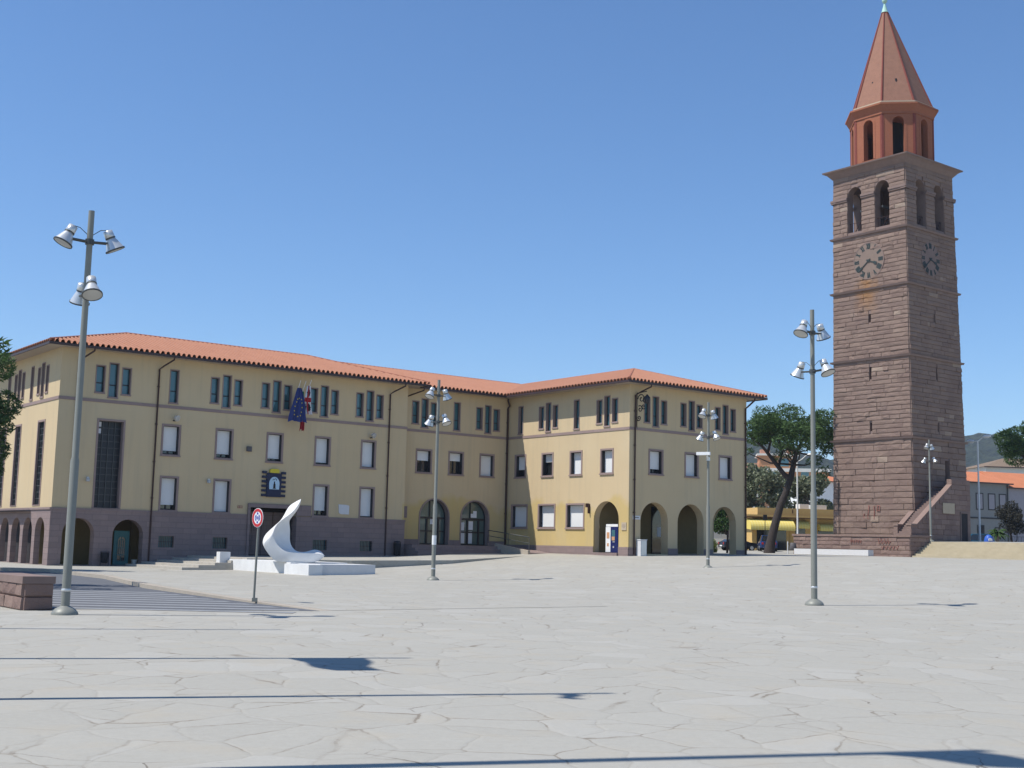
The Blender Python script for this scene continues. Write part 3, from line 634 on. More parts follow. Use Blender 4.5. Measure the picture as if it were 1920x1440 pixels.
# downpipes with swan necks
def downpipe(F, u, z0, ug, out=.95, r=.05, v=.09):
    m = MB(); m.tube([F(ug, out, 12.12), F(ug, out - .02, 11.98), F(u + (ug - u) * .25, v + .25, 11.62), F(u, v, 11.45), F(u, v, z0)], r)
    for z in (10.4, 8.2, 6.0, 3.9):
        m.box(u - .07, u + .07, 0, v + .03, z, z + .05, F)
    m.build('downpipe', M['pipe'], hall)
downpipe(A1, 1.0, .05, 1.5); downpipe(A1, 5.68, .1, 6.2); downpipe(A1, 21.62, .8, 22.25); downpipe(A2, 23.42, .8, 24.4); downpipe(A2, XB - .12, 1.6, XB - .3, .35, .065, .10)
downpipe(FC, .42, 1.3, 1.0); downpipe(FC, 10.86, 1.4, 10.9, .9, .06)

# ------------------------------------------------------------------ steps, terraces and ramp round the hall
m = MB()
SN = 5
for i in range(SN):
    m.box(4.35 + i * .92, 9.2, -8.0 + i * .02, -.06, -.3 if i == 0 else .13 * i + .01, .13 * (i + 1) + .02, W)
tag(m.build('stone_steps', M['bench_step'], None, HO), 'broad pale stone steps climbing along the left of the long front', 'steps')
bpy.data.objects['stone_steps'].rotation_euler = (0, 0, HA)
m = MB()
tp = [(8.4, -8.0), (13.0, -10.6), (20, -10.0), (27.6, -6.4), (31.8, -4.2), (31.8, 1.0), (23.1, 1.0), (23.1, -.06), (8.4, -.06)]
tz = [.66, .66, .74, .98, 1.16, 1.22, .84, .84, .66]
vs_ = [(x, y, z) for (x, y), z in zip(tp, tz)] + [(x, y, -.3) for x, y in tp]; n = len(tp)
m.mesh(vs_, [tuple(range(n))] + [(i, n + i, n + (i + 1) % n, (i + 1) % n) for i in range(n)])
te = m.build('terrace', M['paving'], None, HO); te.rotation_euler = (0, 0, HA); tag(te, None, None, None, 'structure')
pf = empty('entrance_platform', hall_w(27, -1, 0), HA, 'purple stone stepped platform with side ramp in front of the two arched glass doors', 'platform')
def pl_(mb, x0, x1, y0, y1, z0, z1): mb.box(x0 - 27, x1 - 27, y0 + 1, y1 + 1, z0, z1)
m = MB()
for i in range(3): pl_(m, 23.12 + i * .0, 30.3 - i * .02, -1.75 + i * .36, .96, .6 if i == 0 else .95 + .22 * i, 1.17 + .22 * i)
m.build('steps', M['trachyte'], pf)
m = MB(); r0 = [(30.31, -1.5), (XB - .06, -1.5), (XB - .06, .96), (30.31, .96)]
m.mesh([(3.31, -3.3, 1.2), (5.28, -3.3, 1.2), (5.28, .3, 1.6), (3.31, .3, 1.6), (3.31, -3.3, .6), (5.28, -3.3, .6), (5.28, 1.9, .6), (3.31, 1.9, .6), (5.28, 1.9, 1.6), (3.31, 1.9, 1.6)], [(0, 1, 2, 3), (3, 2, 8, 9), (0, 4, 5, 1), (0, 3, 9, 7, 4), (1, 5, 6, 8, 2)])
m.build('ramp', M['trachyte'], pf)
m = MB(); m.mesh([(3.1, -3.4, 1.0), (3.3, -3.4, 1.0), (3.3, .3, 1.0), (3.1, .3, 1.0), (3.1, -3.4, 1.36), (3.3, -3.4, 1.36), (3.3, .3, 1.80), (3.1, .3, 1.80)], [(4, 5, 6, 7), (0, 1, 5, 4), (1, 2, 6, 5), (2, 3, 7, 6), (3, 0, 4, 7)]); m.build('cheek_wall', M['kerb'], pf)
hr = empty('ramp_handrail', hall_w(30.2, -3, 1.1), HA, 'thin grey tube handrail along the ramp by the inner corner', 'handrail')
m = MB(); m.tube([(0, -1.4, .2), (0, -1.4, 1.15), (0, 3.2, 1.6), (0, 3.2, .7)], .028); m.tube([(0, -1.4, .75), (0, 3.2, 1.22)], .022); m.build('rail', M['lampdark'], hr)
m = MB(); m.cyl((0, .9, .5), (0, .9, 1.37), .024); m.build('post', M['lampdark'], hr)

# ------------------------------------------------------------------ things fixed to the hall
def fix(name, F, u, v, z, label, cat, group=None):
    p = F(u, v, z); wpt = hall_w(p.x, p.y, p.z); ang = HA + math.atan2(F.d.y, F.d.x)
    return empty(name, wpt, ang, label, cat, group)     # local: x along wall, -y outwards
# floodlights and small lamps
def floodlight(u, z, label):
    e = fix('wall_floodlight', A1, u, 0, z, label, 'floodlight', 'round floodlights on the long front')
    m = MB(); m.box(-.05, .05, -.25, 0, -.05, .02); m.cyl((0, -.25, 0), (0, -.30, .12), .03); m.build('bracket', M['lampdark'], e)
    m = MB(); m.lathe([(.06, 0), (.17, .14), (.19, .26)], (-.02, -.18, .20), 14, (.35, -.75, -.35)); m.build('lamp_head', M['lampmetal'], e)
    m = MB(); d = Vector((.35, -.75, -.35)).normalized(); m.lathe([(.17, 0), (.12, .02)], Vector((-.02, -.18, .20)) + d * .262, 14, d); m.build('lens', M['lampglass'], e)
floodlight(6.75, 8.52, 'round floodlight on the wall over the upper window nearest the loggia'); floodlight(20.25, 8.46, 'round floodlight on the wall over the upper window nearest the recessed bay')
for u, z, lab in ((1.86, 4.83, 'small bulkhead lamp beside the tall barred window'), (9.1, 5.08, 'small bulkhead lamp beside the door height shutter of the long front')):
    e = fix('wall_lamp', A1, u, 0, z, lab, 'wall lamp', 'small wall lamps')
    m = MB(); m.box(-.06, .06, -.14, 0, -.1, .12); m.build('lamp_body', M['lampmetal'], e); m = MB(); m.lathe([(.10, -.12), (.12, 0), (.07, .1)], (0, -.17, -.02), 12); m.build('lamp_glass', M['lampglass'], e)
e = fix('alarm_box', A1, 11.62, 0, 7.15, 'small square grey box on the wall between two upper windows', 'wall box'); m = MB(); m.box(-.13, .13, -.16, 0, -.14, .14); m.box(-.15, .15, -.18, -.16, -.16, .16); m.build('box', M['greybin'], e)
# coat of arms
e = fix('coat_of_arms', A1, 13.4, 0, 5.15, 'dark blue coat of arms with pale oval, side bars and gold crown over the portal', 'coat of arms')
m = MB(); m.plate([(-.48, -.85), (.48, -.85), (.50, .55), (.42, .62), (-.42, .62), (-.5, .55)], -.14, -.02); m.build('shield', M['crestblue'], e)
m = MB()
for sgn in (-1, 1):
    for i in range(6): m = MB(); m.box(min(sgn * .50, sgn * .80), max(sgn * .50, sgn * .80), -.12, -.02, -.83 + i * .28, -.68 + i * .28); m.build('side_bar', M['crestblue'], e)
m = MB(); m.plate([(-.33, -.38), (.33, -.38)] + [(.35 * cos(pi * i / 14), -.05 + .44 * sin(pi * i / 14)) for i in range(15)], -.165, -.141); m.build('oval', M['paleblue'], e)
m = MB(); m.plate([(-.07, -.30), (.07, -.30), (.07, -.08), (.03, -.02), (.03, .1), (-.03, .1), (-.03, -.02), (-.07, -.08)], -.185, -.166); m.box(-.1, .1, -.184, -.166, -.34, -.3); m.tube([(-.12, -.175, .17), (-.08, -.175, .26), (0, -.175, .22), (.04, -.175, .28), (.12, -.175, .25), (.13, -.175, .17)], .015, 6); m.build('lamp_emblem', M['ink'], e)
m = MB(); m.plate([(-.3, .63), (.3, .63), (.32, .80), (.22, .88), (-.22, .88), (-.32, .80)], -.17, -.03); m.build('crown', M['yellow'], e)
# flags
def flag(name, u, v, z_top, w0, w1, h, mats, cell, label, seed, tip, rows=26, cols=20):
    e = fix(name, A1, u, 0, 9.55, label, 'flag', 'flags on the long front'); rnd = random.Random(seed)
    m = MB(); m.cyl((-tip[0], -.02, 0), (tip[0], -tip[1], tip[2]), .022, .016, 8); m.build('flagpole', M['white'], e)
    m = MB(); P = {}
    def pt(s_, t):
        wd = w0 + (w1 - w0) * (t ** .8); x = (s_ - .5) * wd + .05 * sin(5 * t + seed)
        y = -v + .11 * sin(s_ * 15 + seed + 1.6 * t) * (.35 + .65 * t) + .05 * sin(7 * t + seed)
        return Vector((x, y, z_top - 9.55 - t * h - .14 * h * (abs(s_ - .45)) * t + .06 * sin(s_ * 9) * t))
    for j in range(rows):
        for i in range(cols):
            q = [pt((i + a) / cols, (j + b_) / rows) for a, b_ in ((0, 0), (1, 0), (1, 1), (0, 1))]
            m.face(q, cell((i + .5) / cols, (j + .5) / rows), True)
    m.build('cloth', mats, e); return e, pt
e, pt = flag('european_flag', 14.35, 1.05, 11.1, .25, 1.25, 2.05, [M['euflag']], lambda s_, t: 0, 'dark blue flag with a ring of gold stars hanging above the portal', 1.0, (.0, 1.2, 2.0))
m = MB()
for k_ in range(12):
    a = 2 * pi * k_ / 12; c = (.5 + .32 * cos(a), .58 + .27 * sin(a)); p0 = pt(*c)
    loop = []
    for i in range(10):
        r_ = (.055 if i % 2 == 0 else .023); an = pi / 2 + pi * i / 5; loop.append(p0 + Vector((r_ * cos(an), -.035, r_ * sin(an))))
    m.face(loop); m.face([q + Vector((0, .06, 0)) for q in loop][::-1])
m.build('stars', M['yellow'], e)
def moors(s_, t):
    if abs(s_ - .5) < .09 or abs(t - .5) < .07: return 1
    for cx, cy in ((.25, .25), (.75, .25), (.25, .75), (.75, .75)):
        if ((s_ - cx) / .13) ** 2 + ((t - cy) / .12) ** 2 < 1: return 2
    return 0
flag('regional_flag', 15.02, 1.0, 11.3, .2, .62, 1.75, [M['flagwhite'], M['flagred'], M['ink']], moors, 'white flag with a red cross and four dark heads beside the blue flag', 2.3, (.1, 1.15, 2.1))
flag('national_flag', 14.72, .85, 10.9, .18, .34, 2.35, [M['flaggreen'], M['flagwhite'], M['flagred']], lambda s_, t: min(2, int(t * 3)), 'green, white and red flag furled behind the blue flag', 4.1, (.05, 1.1, 2.0))
# plaques and small signs
def plaque(name, F, u, z, w_, h, mat, label, cat='plaque', irregular=False, t=.04, lines=None, lm=None):
    e = fix(name, F, u, 0, z, label, cat); m = MB()
    if irregular: m.plate([(-w_ / 2 + .05, -h / 2 + .08), (-w_ / 2 + .18, -h / 2), (w_ / 2, -h / 2), (w_ / 2, h / 2 - .06), (w_ / 4, h / 2 - .02), (-w_ / 2, h / 2)], -t, 0)
    else: m.plate(rect(-w_ / 2, w_ / 2, -h / 2, h / 2), -t, 0)
    m.build('slab', mat, e)
    if lines:
        q = MB()
        for (x0, x1, z0, z1) in lines: q.box(x0, x1, -t - .006, -t, z0, z1)
        q.build('lettering', lm or M['ink'], e)
    return e
plaque('memorial_plaque', A1, 18.45, 3.72, .78, .62, M['marble_plaque'], 'pale marble plaque with a broken outline between two shuttered windows', irregular=True)
plaque('memorial_plaque', A2, 23.62, 3.75, .62, .78, M['trachyte'], 'dark square stone plaque in the corner left of the glass doors')
plaque('red_lettering', A1, 11.25, 3.62, .3, .16, M['graffiti'], 'small red painted letters on the wall left of the portal', 'lettering', lines=[(-.12, -.08, -.05, .06), (-.02, .03, -.05, .06), (.07, .11, -.05, .06)], lm=M['stucco'])
plaque('wall_plaque', FB, 12.38, 3.05, .44, .5, M['stone_plaque'], 'small stone plaque on the sunny wall beside the vending machine arch', lines=[(-.14, .14, .08, .1), (-.16, .16, 0, .02), (-.12, .12, -.1, -.08)], lm=M['trachyte'])
plaque('street_nameplate', FC, .66, 3.62, .62, .24, M['marble_plaque'], 'white street nameplate left of the first arcade arch', 'sign', lines=[(-.2, .2, -.02, .02)])
plaque('street_nameplate', A1, .33, 2.92, .34, .26, M['white'], 'white sign plate at the top of the stone corner pier', 'sign')
plaque('street_nameplate', A1, 2.72, 2.95, .26, .3, M['white'], 'small white sign plate between the two loggia arches', 'sign')
plaque('arcade_sign', A0, .42, 2.72, .5, .3, M['white'], 'white sign on the left side of the corner, the upper of two', 'sign'); plaque('arcade_sign', A0, .36, 2.28, .34, .36, M['yellow'], 'yellowish sign on the left side of the corner, the lower of two', 'sign', lines=[(-.1, .1, -.1, .1)], lm=M['white'])
e = fix('wall_speaker', FB, 8.95, 0, 4.3, 'small brown wall box with bracket right of the sunny shutters', 'wall box'); m = MB(); m.box(-.13, .05, -.2, 0, -.02, .24); m.box(.05, .13, -.16, 0, -.42, .2); m.build('box', M['pipe'], e)
# wrought iron bracket lantern
e = fix('iron_bracket_lantern', FC, .62, 0, 10.6, 'black wrought iron scroll bracket with lantern high on the sunny corner', 'lantern')
m = MB(); m.tube([(0, 0, 1.0), (0, -.9, 1.05)], .03, 6); m.tube([(0, -.02, .9), (0, -.02, -1.3)], .03, 6)
def scroll(c, r0, turns, a0):
    return [(0, c[0] + (r0 * (1 - i / 26)) * cos(a0 + turns * 2 * pi * i / 24), c[1] + (r0 * (1 - i / 26)) * sin(a0 + turns * 2 * pi * i / 24)) for i in range(25)]
for c, r0, tn, a0 in (((-.42, .62), .32, 1.4, 0), ((-.78, .5), .24, -1.3, 2), ((-.3, -.05), .24, 1.3, 1), ((-.2, -.62), .2, -1.4, 0), ((-.62, .1), .18, 1.2, 4)): m.tube(scroll(c, r0, tn, a0), .032, 6)
m.build('bracket', M['ink'], e)
m = MB(); m.lathe([(.03, .5), (.2, .3), (.16, -.05), (.06, -.12)], (0, -.95, .35), 8); m.build('lantern', M['darkmetal'], e)
# vending machine in the arch
e = fix('vending_machine', FB, 10.92, -.62, 1.37, 'dark blue drinks vending machine standing inside the sunny arch', 'vending machine')
m = MB(); m.box(-.55, .60, -.35, .4, 0, 1.83); m.build('cabinet', M['navy'], e)
m = MB(); m.plate(rect(-.54, .59, 1.66, 1.82), -.36, -.351); m.build('top_panel', M['white'], e)
m = MB(); m.box(-.56, -.10, -.365, -.352, .03, 1.64); sp = m.build('side_poster', M['white'], e)
m = MB(); m.box(-.46, -.2, -.372, -.366, .9, 1.3); m.box(-.42, -.25, -.373, -.3661, .4, .6); m.build('poster_print', M['tanroof'], sp)
m = MB(); m.box(.0, .32, -.362, -.351, .75, 1.45); dp = m.build('display', M['glass_teal'], e)
m = MB(); m.box(.02, .3, -.37, -.3621, .78, 1.02); m.build('display_print', M['tanroof'], dp)
m = MB(); m.box(.1, .3, -.362, -.351, .66, .72); m.box(.12, .24, -.362, -.351, .3, .42); m.build('slots', M['lampmetal'], e)
# cabinet, bins and pots near the hall
e = empty('utility_cabinet', hall_w(XB + .85, YC - .32, 1.18), HA, 'pale grey utility cabinet standing between the downpipe and the first arcade arch', 'cabinet')
m = MB(); m.box(-.26, .26, -.2, .2, 0, 1.02); m.build('body', M['bench'], e); m = MB(); m.prism([(-.29, -.23), (.29, -.23), (.29, .23), (-.29, .23)], 1.02, 1.07); m.build('cap', M['bench'], e)
m = MB(); m.box(-.22, .22, -.212, -.2, .08, .96); m.build('door', M['lampmetal'], e)
e = empty('litter_bin', hall_w(3.02, -.35, .02), HA, 'dark litter bin on a frame against the stone pier by the teal door', 'bin'); m = MB(); m.lathe([(.15, .15), (.19, .2), (.21, .72), (.19, .75)], n=12); m.build('body', M['ink'], e); m = MB(); m.tube([(-.23, 0, 0), (-.23, 0, .8), (.23, 0, .8), (.23, 0, 0)], .02, 6); m.build('stand', M['darkmetal'], e)
e = empty('flower_pot', hall_w(5.15, .7, .02), HA, 'small pale flower pot on the floor right of the teal door', 'pot'); m = MB(); m.lathe([(.11, 0), (.17, .3), (.19, .34), (.15, .34)], n=14); m.build('pot', M['offwhite'], e); m = MB(); m.lathe([(.15, 0), (.14, .03)], (0, 0, .28), 12); m.build('soil', M['bark'], e)
e = empty('litter_bin', hall_w(22.35, -.4, .84), HA, 'black litter bin in the shade at the right end of the long front', 'bin'); m = MB(); m.lathe([(.2, .0), (.22, .05), (.24, .78), (.22, .82)], n=12); m.build('body', M['ink'], e); m = MB(); m.lathe([(.25, 0), (.2, .1), (.05, .13)], (0, 0, .84), 12); m.build('lid', M['darkmetal'], e)

# ------------------------------------------------------------------ bell tower (local -y = sunny face, +x = shaded face)
random.seed(4)
TA = R(-52.0); TO = Vector((34.339, 110.615, 0))
def tow_w(x, y, z=0.0): return Vector((TO.x + x * cos(TA) - y * sin(TA), TO.y + x * sin(TA) + y * cos(TA), z))
tower = empty('bell_tower', TO, TA, 'tall square brown stone bell tower with clocks, belfry and octagonal brick spire', 'tower')
def corner(a, b_, z):
    t = (z - 2.8) / 33.2; xl, xr = -4.05 + .3 * t, 4.1 - .35 * t; yf, yb_ = -4.05 + .06 * t, 4.0 - .9 * t
    return ((xl + xr) / 2 + a * (xr - xl) / 8, (yf + yb_) / 2 + b_ * (yb_ - yf) / 8)
def tf(side):
    def fn(u, v, z):
        a, b_ = {'S': (u, -4 - v), 'E': (4 + v, u), 'N': (-u, 4 + v), 'W': (-4 - v, -u)}[side]
        x, y = corner(a, b_, z); return Vector((x, y, z))
    d, n = {'S': ((1, 0), (0, -1)), 'E': ((0, 1), (1, 0)), 'N': ((-1, 0), (0, 1)), 'W': ((0, -1), (-1, 0))}[side]
    return Fr((0, 0), d, n, fn)
TFs = {s_: tf(s_) for s_ in 'SENW'}
slits = [(-.12, .12, 21.75, 22.5), (-.12, .12, 16.72, 17.82), (-.12, .12, 12.2, 12.97)]
LEDGE = [11.46, 18.48, 24.70, 29.72]
core = MB(); blk = MB(); recess = MB()
bel_open = [(-2.33, -.78), (.74, 2.29)]
for s_ in 'SENW':
    F = TFs[s_]; hl = [rect(*q) for q in slits]
    if s_ == 'E': hl.append(rect(.72, 1.42, 7.05, 9.78))
    core.wall(F, [(-4, 2.5), (4, 2.5), (4, 29.72), (-4, 29.72)], hl, 0, .7)
    bo = [arch(a, b_, 30.12, 33.48) for a, b_ in bel_open]
    core.wall(F, [(-4, 29.72), (4, 29.72), (4, 35.4), (-4, 35.4)], bo, 0, .85)
    core.wall(Fr((0, 0), F.d, F.nn, lambda u, v, z, f=F.fn: f(u, v - .85, z)), [(-3.15, 29.72), (3.15, 29.72), (3.15, 35.4), (-3.15, 35.4)], bo, 0, 0)
    for q in slits: recess.face([F(u, -.68, z) for u, z in rect(*q)])
    if s_ not in 'SE' : continue
    z = 2.75
    zones = [2.75] + LEDGE + [35.35]
    for z0, z1 in zip(zones, zones[1:]):
        rows = max(1, round((z1 - z0 - .1) / (.50 if z0 < 5 else .385))); hrow = (z1 - z0 - .1) / rows
        for r_ in range(rows):
            za = z0 + .1 + r_ * hrow; zb = za + hrow; u = -4.0
            cuts = []
            for q in hl + (bo if z0 > 29 else []):
                us = [p_[0] for p_ in q]; zz = [p_[1] for p_ in q]
                if len(q) > 4:
                    if za >= max(zz) or zb <= min(zz): continue
                    c_ = (min(us) + max(us)) / 2; rr_ = (max(us) - min(us)) / 2; top = 33.48
                    if za > top: hw = math.sqrt(max(0, rr_ ** 2 - (za - top) ** 2))
                    else: hw = rr_
                    if hw > .05: cuts.append((c_ - hw - .02, c_ + hw + .02))
                elif za < max(zz) and zb > min(zz): cuts.append((min(us) - .01, max(us) + .01))
            segs = []; cur = -4.0
            for c0, c1 in sorted(cuts): segs.append((cur, c0)); cur = c1
            segs.append((cur, 4.0))
            for a, b_ in segs:
                u = a
                while u < b_ - .05:
                    wd = random.choice((.5, .8, 1.1, 1.4, 1.9)) * random.uniform(.85, 1.15); e_ = min(b_, u + wd)
                    if b_ - e_ < .35: e_ = b_
                    if e_ - u > .06: blk.block(u, e_, za, zb, random.uniform(.06, .10) if random.random() > .1 else .125, .03, F)
                    u = e_
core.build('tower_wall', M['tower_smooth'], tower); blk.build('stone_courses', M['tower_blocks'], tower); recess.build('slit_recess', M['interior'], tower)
led = MB()
def sq_ring(mb, z0, z1, out0, out1):
    vs_ = []
    for z, o_ in ((z0, out0), (z1, out1)):
        for a, b_ in ((-1, -1), (1, -1), (1, 1), (-1, 1)):
            x, y = corner(a * 4, b_ * 4, z); vs_.append((x + a * o_, y + b_ * o_, z))
    mb.mesh(vs_, [(3, 2, 1, 0), (4, 5, 6, 7), (0, 1, 5, 4), (1, 2, 6, 5), (2, 3, 7, 6), (3, 0, 4, 7)])
for z in LEDGE: led = MB(); sq_ring(led, z - .07, z + .09, .2, .27); led.build('ledge', M['tower_smooth'], tower)
led = MB()
for F in TFs.values():
    for a, b_ in ((-4.0, bel_open[0][0]), (bel_open[0][1], bel_open[1][0]), (bel_open[1][1], 4.0)):
        e0, e1 = (a - (.2 if a == -4.0 else -.0) - .0, b_ + (.2 if b_ == 4.0 else 0)); led.box(e0, e1, -.4, .17, 33.05, 33.2, F); led.box(e0, e1, -.4, .24, 33.2, 33.38, F)
led.build('impost_course', M['tower_smooth'], tower)
cor = MB(); sq_ring(cor, 35.35, 35.75, .06, .40); sq_ring(cor, 35.75, 35.9, .40, .62); sq_ring(cor, 35.9, 36.02, .70, .74); cor.build('cornice', M['tower_smooth'], tower)
m = MB(); sq_ring(m, 36.02, 36.3, .5, -.4); m.build('upper_deck', M['tower_smooth'], tower)
m = MB(); x, y = corner(0, 0, 30); m.box(-3.3 + x, 3.3 + x, -3.3 + y, 3.3 + y, 29.75, 30.05); m.build('belfry_floor', M['interior'], tower)
for i in range(2):
    m = MB(); x, y = corner(-1.2 + 2.4 * i, 0, 31); m.lathe([(.02, .9), (.25, .88), (.33, .6), (.38, .25), (.55, 0), (.5, 0)], (x, y, 31.0), 16); m.box(x - .06, x + .06, y - 3.2, y + 3.2, 31.95, 32.15); m.build('bell', M['lampdark'], tower)
m = MB()
for s_ in 'SE':
    F = TFs[s_]
    for a, b_ in bel_open:
        m = MB(); m.tube([F(a, -.3, 31.0), F(b_, -.3, 31.0)], .025, 6)
        for i in range(7): q = a + (b_ - a) * (i + .5) / 7; m.tube([F(q, -.3, 30.1), F(q, -.3, 31.0)], .016, 5)
        m.tube([F(b_ - .9, -.25, 30.15), F(b_ - .25, -.25, 31.05)], .03, 6); m.build('belfry_railing', M['pipe'], tower)
# clocks
for s_ in 'SE':
    F = TFs[s_]; cz = 27.25; cu = 0.0 if s_ == 'S' else -.35
    RR = 1.62 if s_ == 'S' else 1.5
    dsk = MB(); dsk.plate([(cu + RR * cos(2 * pi * i / 40), cz + RR * sin(2 * pi * i / 40)) for i in range(40)], .10, .0, F)
    ck = dsk.build('clock_face', M['clockface'] if s_ == 'S' else M['tower_smooth'], tower)
    nm = MB(); NUM = ['XII', 'I', 'II', 'III', 'IIII', 'V', 'VI', 'VII', 'VIII', 'IX', 'X', 'XI']
    def stroke(mb, cx, cy, rot, x0, y0, x1, y1, t, v0=.10, v1=.125):
        d = Vector((x1 - x0, y1 - y0)); L_ = d.length; d /= L_; n_ = Vector((-d.y, d.x)) * t / 2
        ps = [(x0 + n_.x, y0 + n_.y), (x0 - n_.x, y0 - n_.y), (x1 - n_.x, y1 - n_.y), (x1 + n_.x, y1 + n_.y)]
        q = [(cx + a * cos(rot) - b_ * sin(rot), cy + a * sin(rot) + b_ * cos(rot)) for a, b_ in ps]
        mb.plate(q, v1, v0, F)
    for i, tx in enumerate(NUM):
        ang = -2 * pi * i / 12; rc = RR * .80; cx, cy = cu + rc * sin(-ang), cz + rc * cos(ang); wid = {'I': .115, 'V': .2, 'X': .2}
        tot = sum(wid[c] for c in tx); px = -tot / 2; hgt = .24
        for c in tx:
            wc = wid[c]; mc = px + wc / 2
            if c == 'I': stroke(nm, cx, cy, ang, mc, -hgt, mc, hgt, .085)
            elif c == 'V': stroke(nm, cx, cy, ang, mc - .08, hgt, mc, -hgt, .085); stroke(nm, cx, cy, ang, mc + .08, hgt, mc, -hgt, .06)
            else: stroke(nm, cx, cy, ang, mc - .08, hgt, mc + .08, -hgt, .085); stroke(nm, cx, cy, ang, mc + .08, hgt, mc - .08, -hgt, .06)
            px += wc
    nm.build('numerals', M['numeral'], ck)
    h = MB()
    for ang, L_, t in ((R(-111), .95, .12), (R(-232), 1.38, .09)):
        stroke(h, cu, cz, ang, 0, -.25, 0, L_ * .82, t * .8, .13, .16); stroke(h, cu, cz, ang, 0, L_ * .62, 0, L_, t * 1.9, .16, .175)
    h.plate([(cu + .12 * cos(2 * pi * i / 14), cz + .12 * sin(2 * pi * i / 14)) for i in range(14)], .19, .13, F); h.build('hands', M['numeral'], ck)
    if s_ == 'S': rg = MB(); lo = [(cu + (RR + .05) * cos(2 * pi * i / 40), cz + (RR + .05) * sin(2 * pi * i / 40)) for i in range(40)]; li = [(cu + (RR - .02) * cos(2 * pi * i / 40), cz + (RR - .02) * sin(2 * pi * i / 40)) for i in range(40)]; rg.ring(F, lo, li, 0, .12); rg.build('rim', M['tower_smooth'], ck)
# octagonal brick drum and spire
DX, DY = corner(0, 0, 36)
IR = 3.42
def octp(r, z, cx=DX, cy=DY): return [(cx + r / cos(pi / 8) * cos(pi / 8 + pi / 4 * i), cy + r / cos(pi / 8) * sin(pi / 8 + pi / 4 * i), z) for i in range(8)]
dr = MB(); din = MB(); qn = MB(); SD = IR * math.tan(pi / 8)
for i in range(8):
    a = pi / 4 * i - pi / 2; n_ = (cos(a), sin(a)); d_ = (-n_[1], n_[0]); F = Fr((DX + n_[0] * IR, DY + n_[1] * IR), d_, n_)
    dr.wall(F, [(-SD, 36.2), (SD, 36.2), (SD, 40.5), (-SD, 40.5)], [arch(-.5, .5, 36.45, 39.6)], 0, .55)
    din.face([F(u, -.62, z) for u, z in rect(-SD, SD, 36.2, 40.5)]) if i in (99,) else None
    dr.ring(F, [(-.5 - .28 * (0), 36.45)] and arch(-.72, .72, 36.45, 39.6), arch(-.5, .5, 36.45, 39.6), 0, .025)
    qn = MB(); qn.box(-SD - .02, -SD + .17, 0, .035, 36.2, 40.5, F); qn.build('quoin', M['brick_red'], tower); qn = MB(); qn.box(SD - .17, SD + .02, 0, .035, 36.2, 40.5, F); qn.build('quoin', M['brick_red'], tower)
dr.build('drum_wall', M['brick'], tower)
m = MB(); o2 = octp(IR - .6, 36.3); m.lathe([(1.1, 36.25), (1.1, 40.5)], (DX, DY, 0), 8, cap=False); m.build('drum_core', M['interior'], tower)
def oct_ring(mb, r0, z0, r1, z1):
    a, b_ = octp(r0, z0), octp(r1, z1); mb.mesh(a + b_, [(i, (i + 1) % 8, 8 + (i + 1) % 8, 8 + i) for i in range(8)] + [tuple(range(8))[::-1], tuple(range(8, 16))])
m = MB(); oct_ring(m, 3.50, 40.35, 3.50, 40.55); oct_ring(m, 3.50, 40.55, 3.80, 41.1); oct_ring(m, 3.86, 41.1, 3.86, 41.26); m.build('drum_cornice', M['brick'], tower)
m = MB(); oct_ring(m, 3.55, 41.26, 3.55, 41.5); m.build('spire_kerb', M['stone_plaque'], tower)
TX, TY = DX - .42 * cos(-TA), DY - .42 * sin(-TA)
sp = MB(); a = octp(3.36, 41.5); tpz = octp(.24, 51.2, TX, TY); sp.mesh(a + tpz, [(i, (i + 1) % 8, 8 + (i + 1) % 8, 8 + i) for i in range(8)]); sp.build('spire', M['spire'], tower)
rb = MB()
for i in range(8): rb.tube([a[i], tpz[i]], [.10, .05], 6)
rb.build('spire_ribs', M['brick_red'], tower)
m = MB(); m.lathe([(.34, 51.15), (.27, 51.3), (.09, 52.0), (.07, 52.1)], (TX, TY, 0), 14); m.lathe([(.02, -.25), (.16, -.2), (.25, 0), (.16, .2), (.02, .25)], (TX, TY, 52.32), 14); m.build('finial', M['copper'], tower)
m = MB()
for i in (6, 7):
    an = pi / 4 * i + 0; 
    an = -pi / 2 + (0 if i == 6 else pi / 4); r_ = 3.36 * .79 + .01; cx, cy = DX + r_ * cos(an), DY + r_ * sin(an); m.box(cx - .06, cx + .06, cy - .06, cy + .06, 43.55, 43.85)
m.build('putlog_hole', M['interior'], tower)
# outside stair against the shaded face
st = MB(); SE_ = Fr((0, 0), (0, 1), (1, 0))     # u = local y, v = local x
st.plate([(-7.65, 2.4), (.85, 2.4), (.85, 8.0), (-1.9, 8.0), (-1.9, 7.42), (-6.9, 4.02), (-7.65, 4.02)], 6.25, 5.85, SE_)
st.box(4.13, 5.85, .45, .85, 2.4, 8.0); st.box(4.12, 5.85, -1.6, .45, 6.6, 7.0)
st.plate([(-6.35, 2.4), (-4.05, 2.4), (-4.05, 5.2), (-5.7, 4.02), (-6.35, 4.02)], 4.1, 3.72, SE_)
stw = st.build('stair_wall', M['wall_blocks'], tower)
random.seed(9); bk = MB(); Fo = Fr((6.25, 0), (0, 1), (1, 0)); 
z = 2.5
while z < 7.95:
    h = .42; u = -7.62
    lim0 = -7.62 if z + h < 4.1 else -6.9 + max(0, (z + h - 4.05)) * 5 / 3.4
    if z + h > 7.4: lim0 = -1.9
    u = lim0
    while u < .8:
        e_ = min(.83, u + random.uniform(.5, 1.2)); 
        if .83 - e_ < .3: e_ = .83
        if not (e_ > -.6 and u < .32 and z < 5.2): bk.block(u, e_, z, min(z + h, 7.98), random.uniform(.03, .06), .02, Fo)
        u = e_
    z += h
bk.build('stair_courses', M['wall_blocks'], stw)
m = MB()
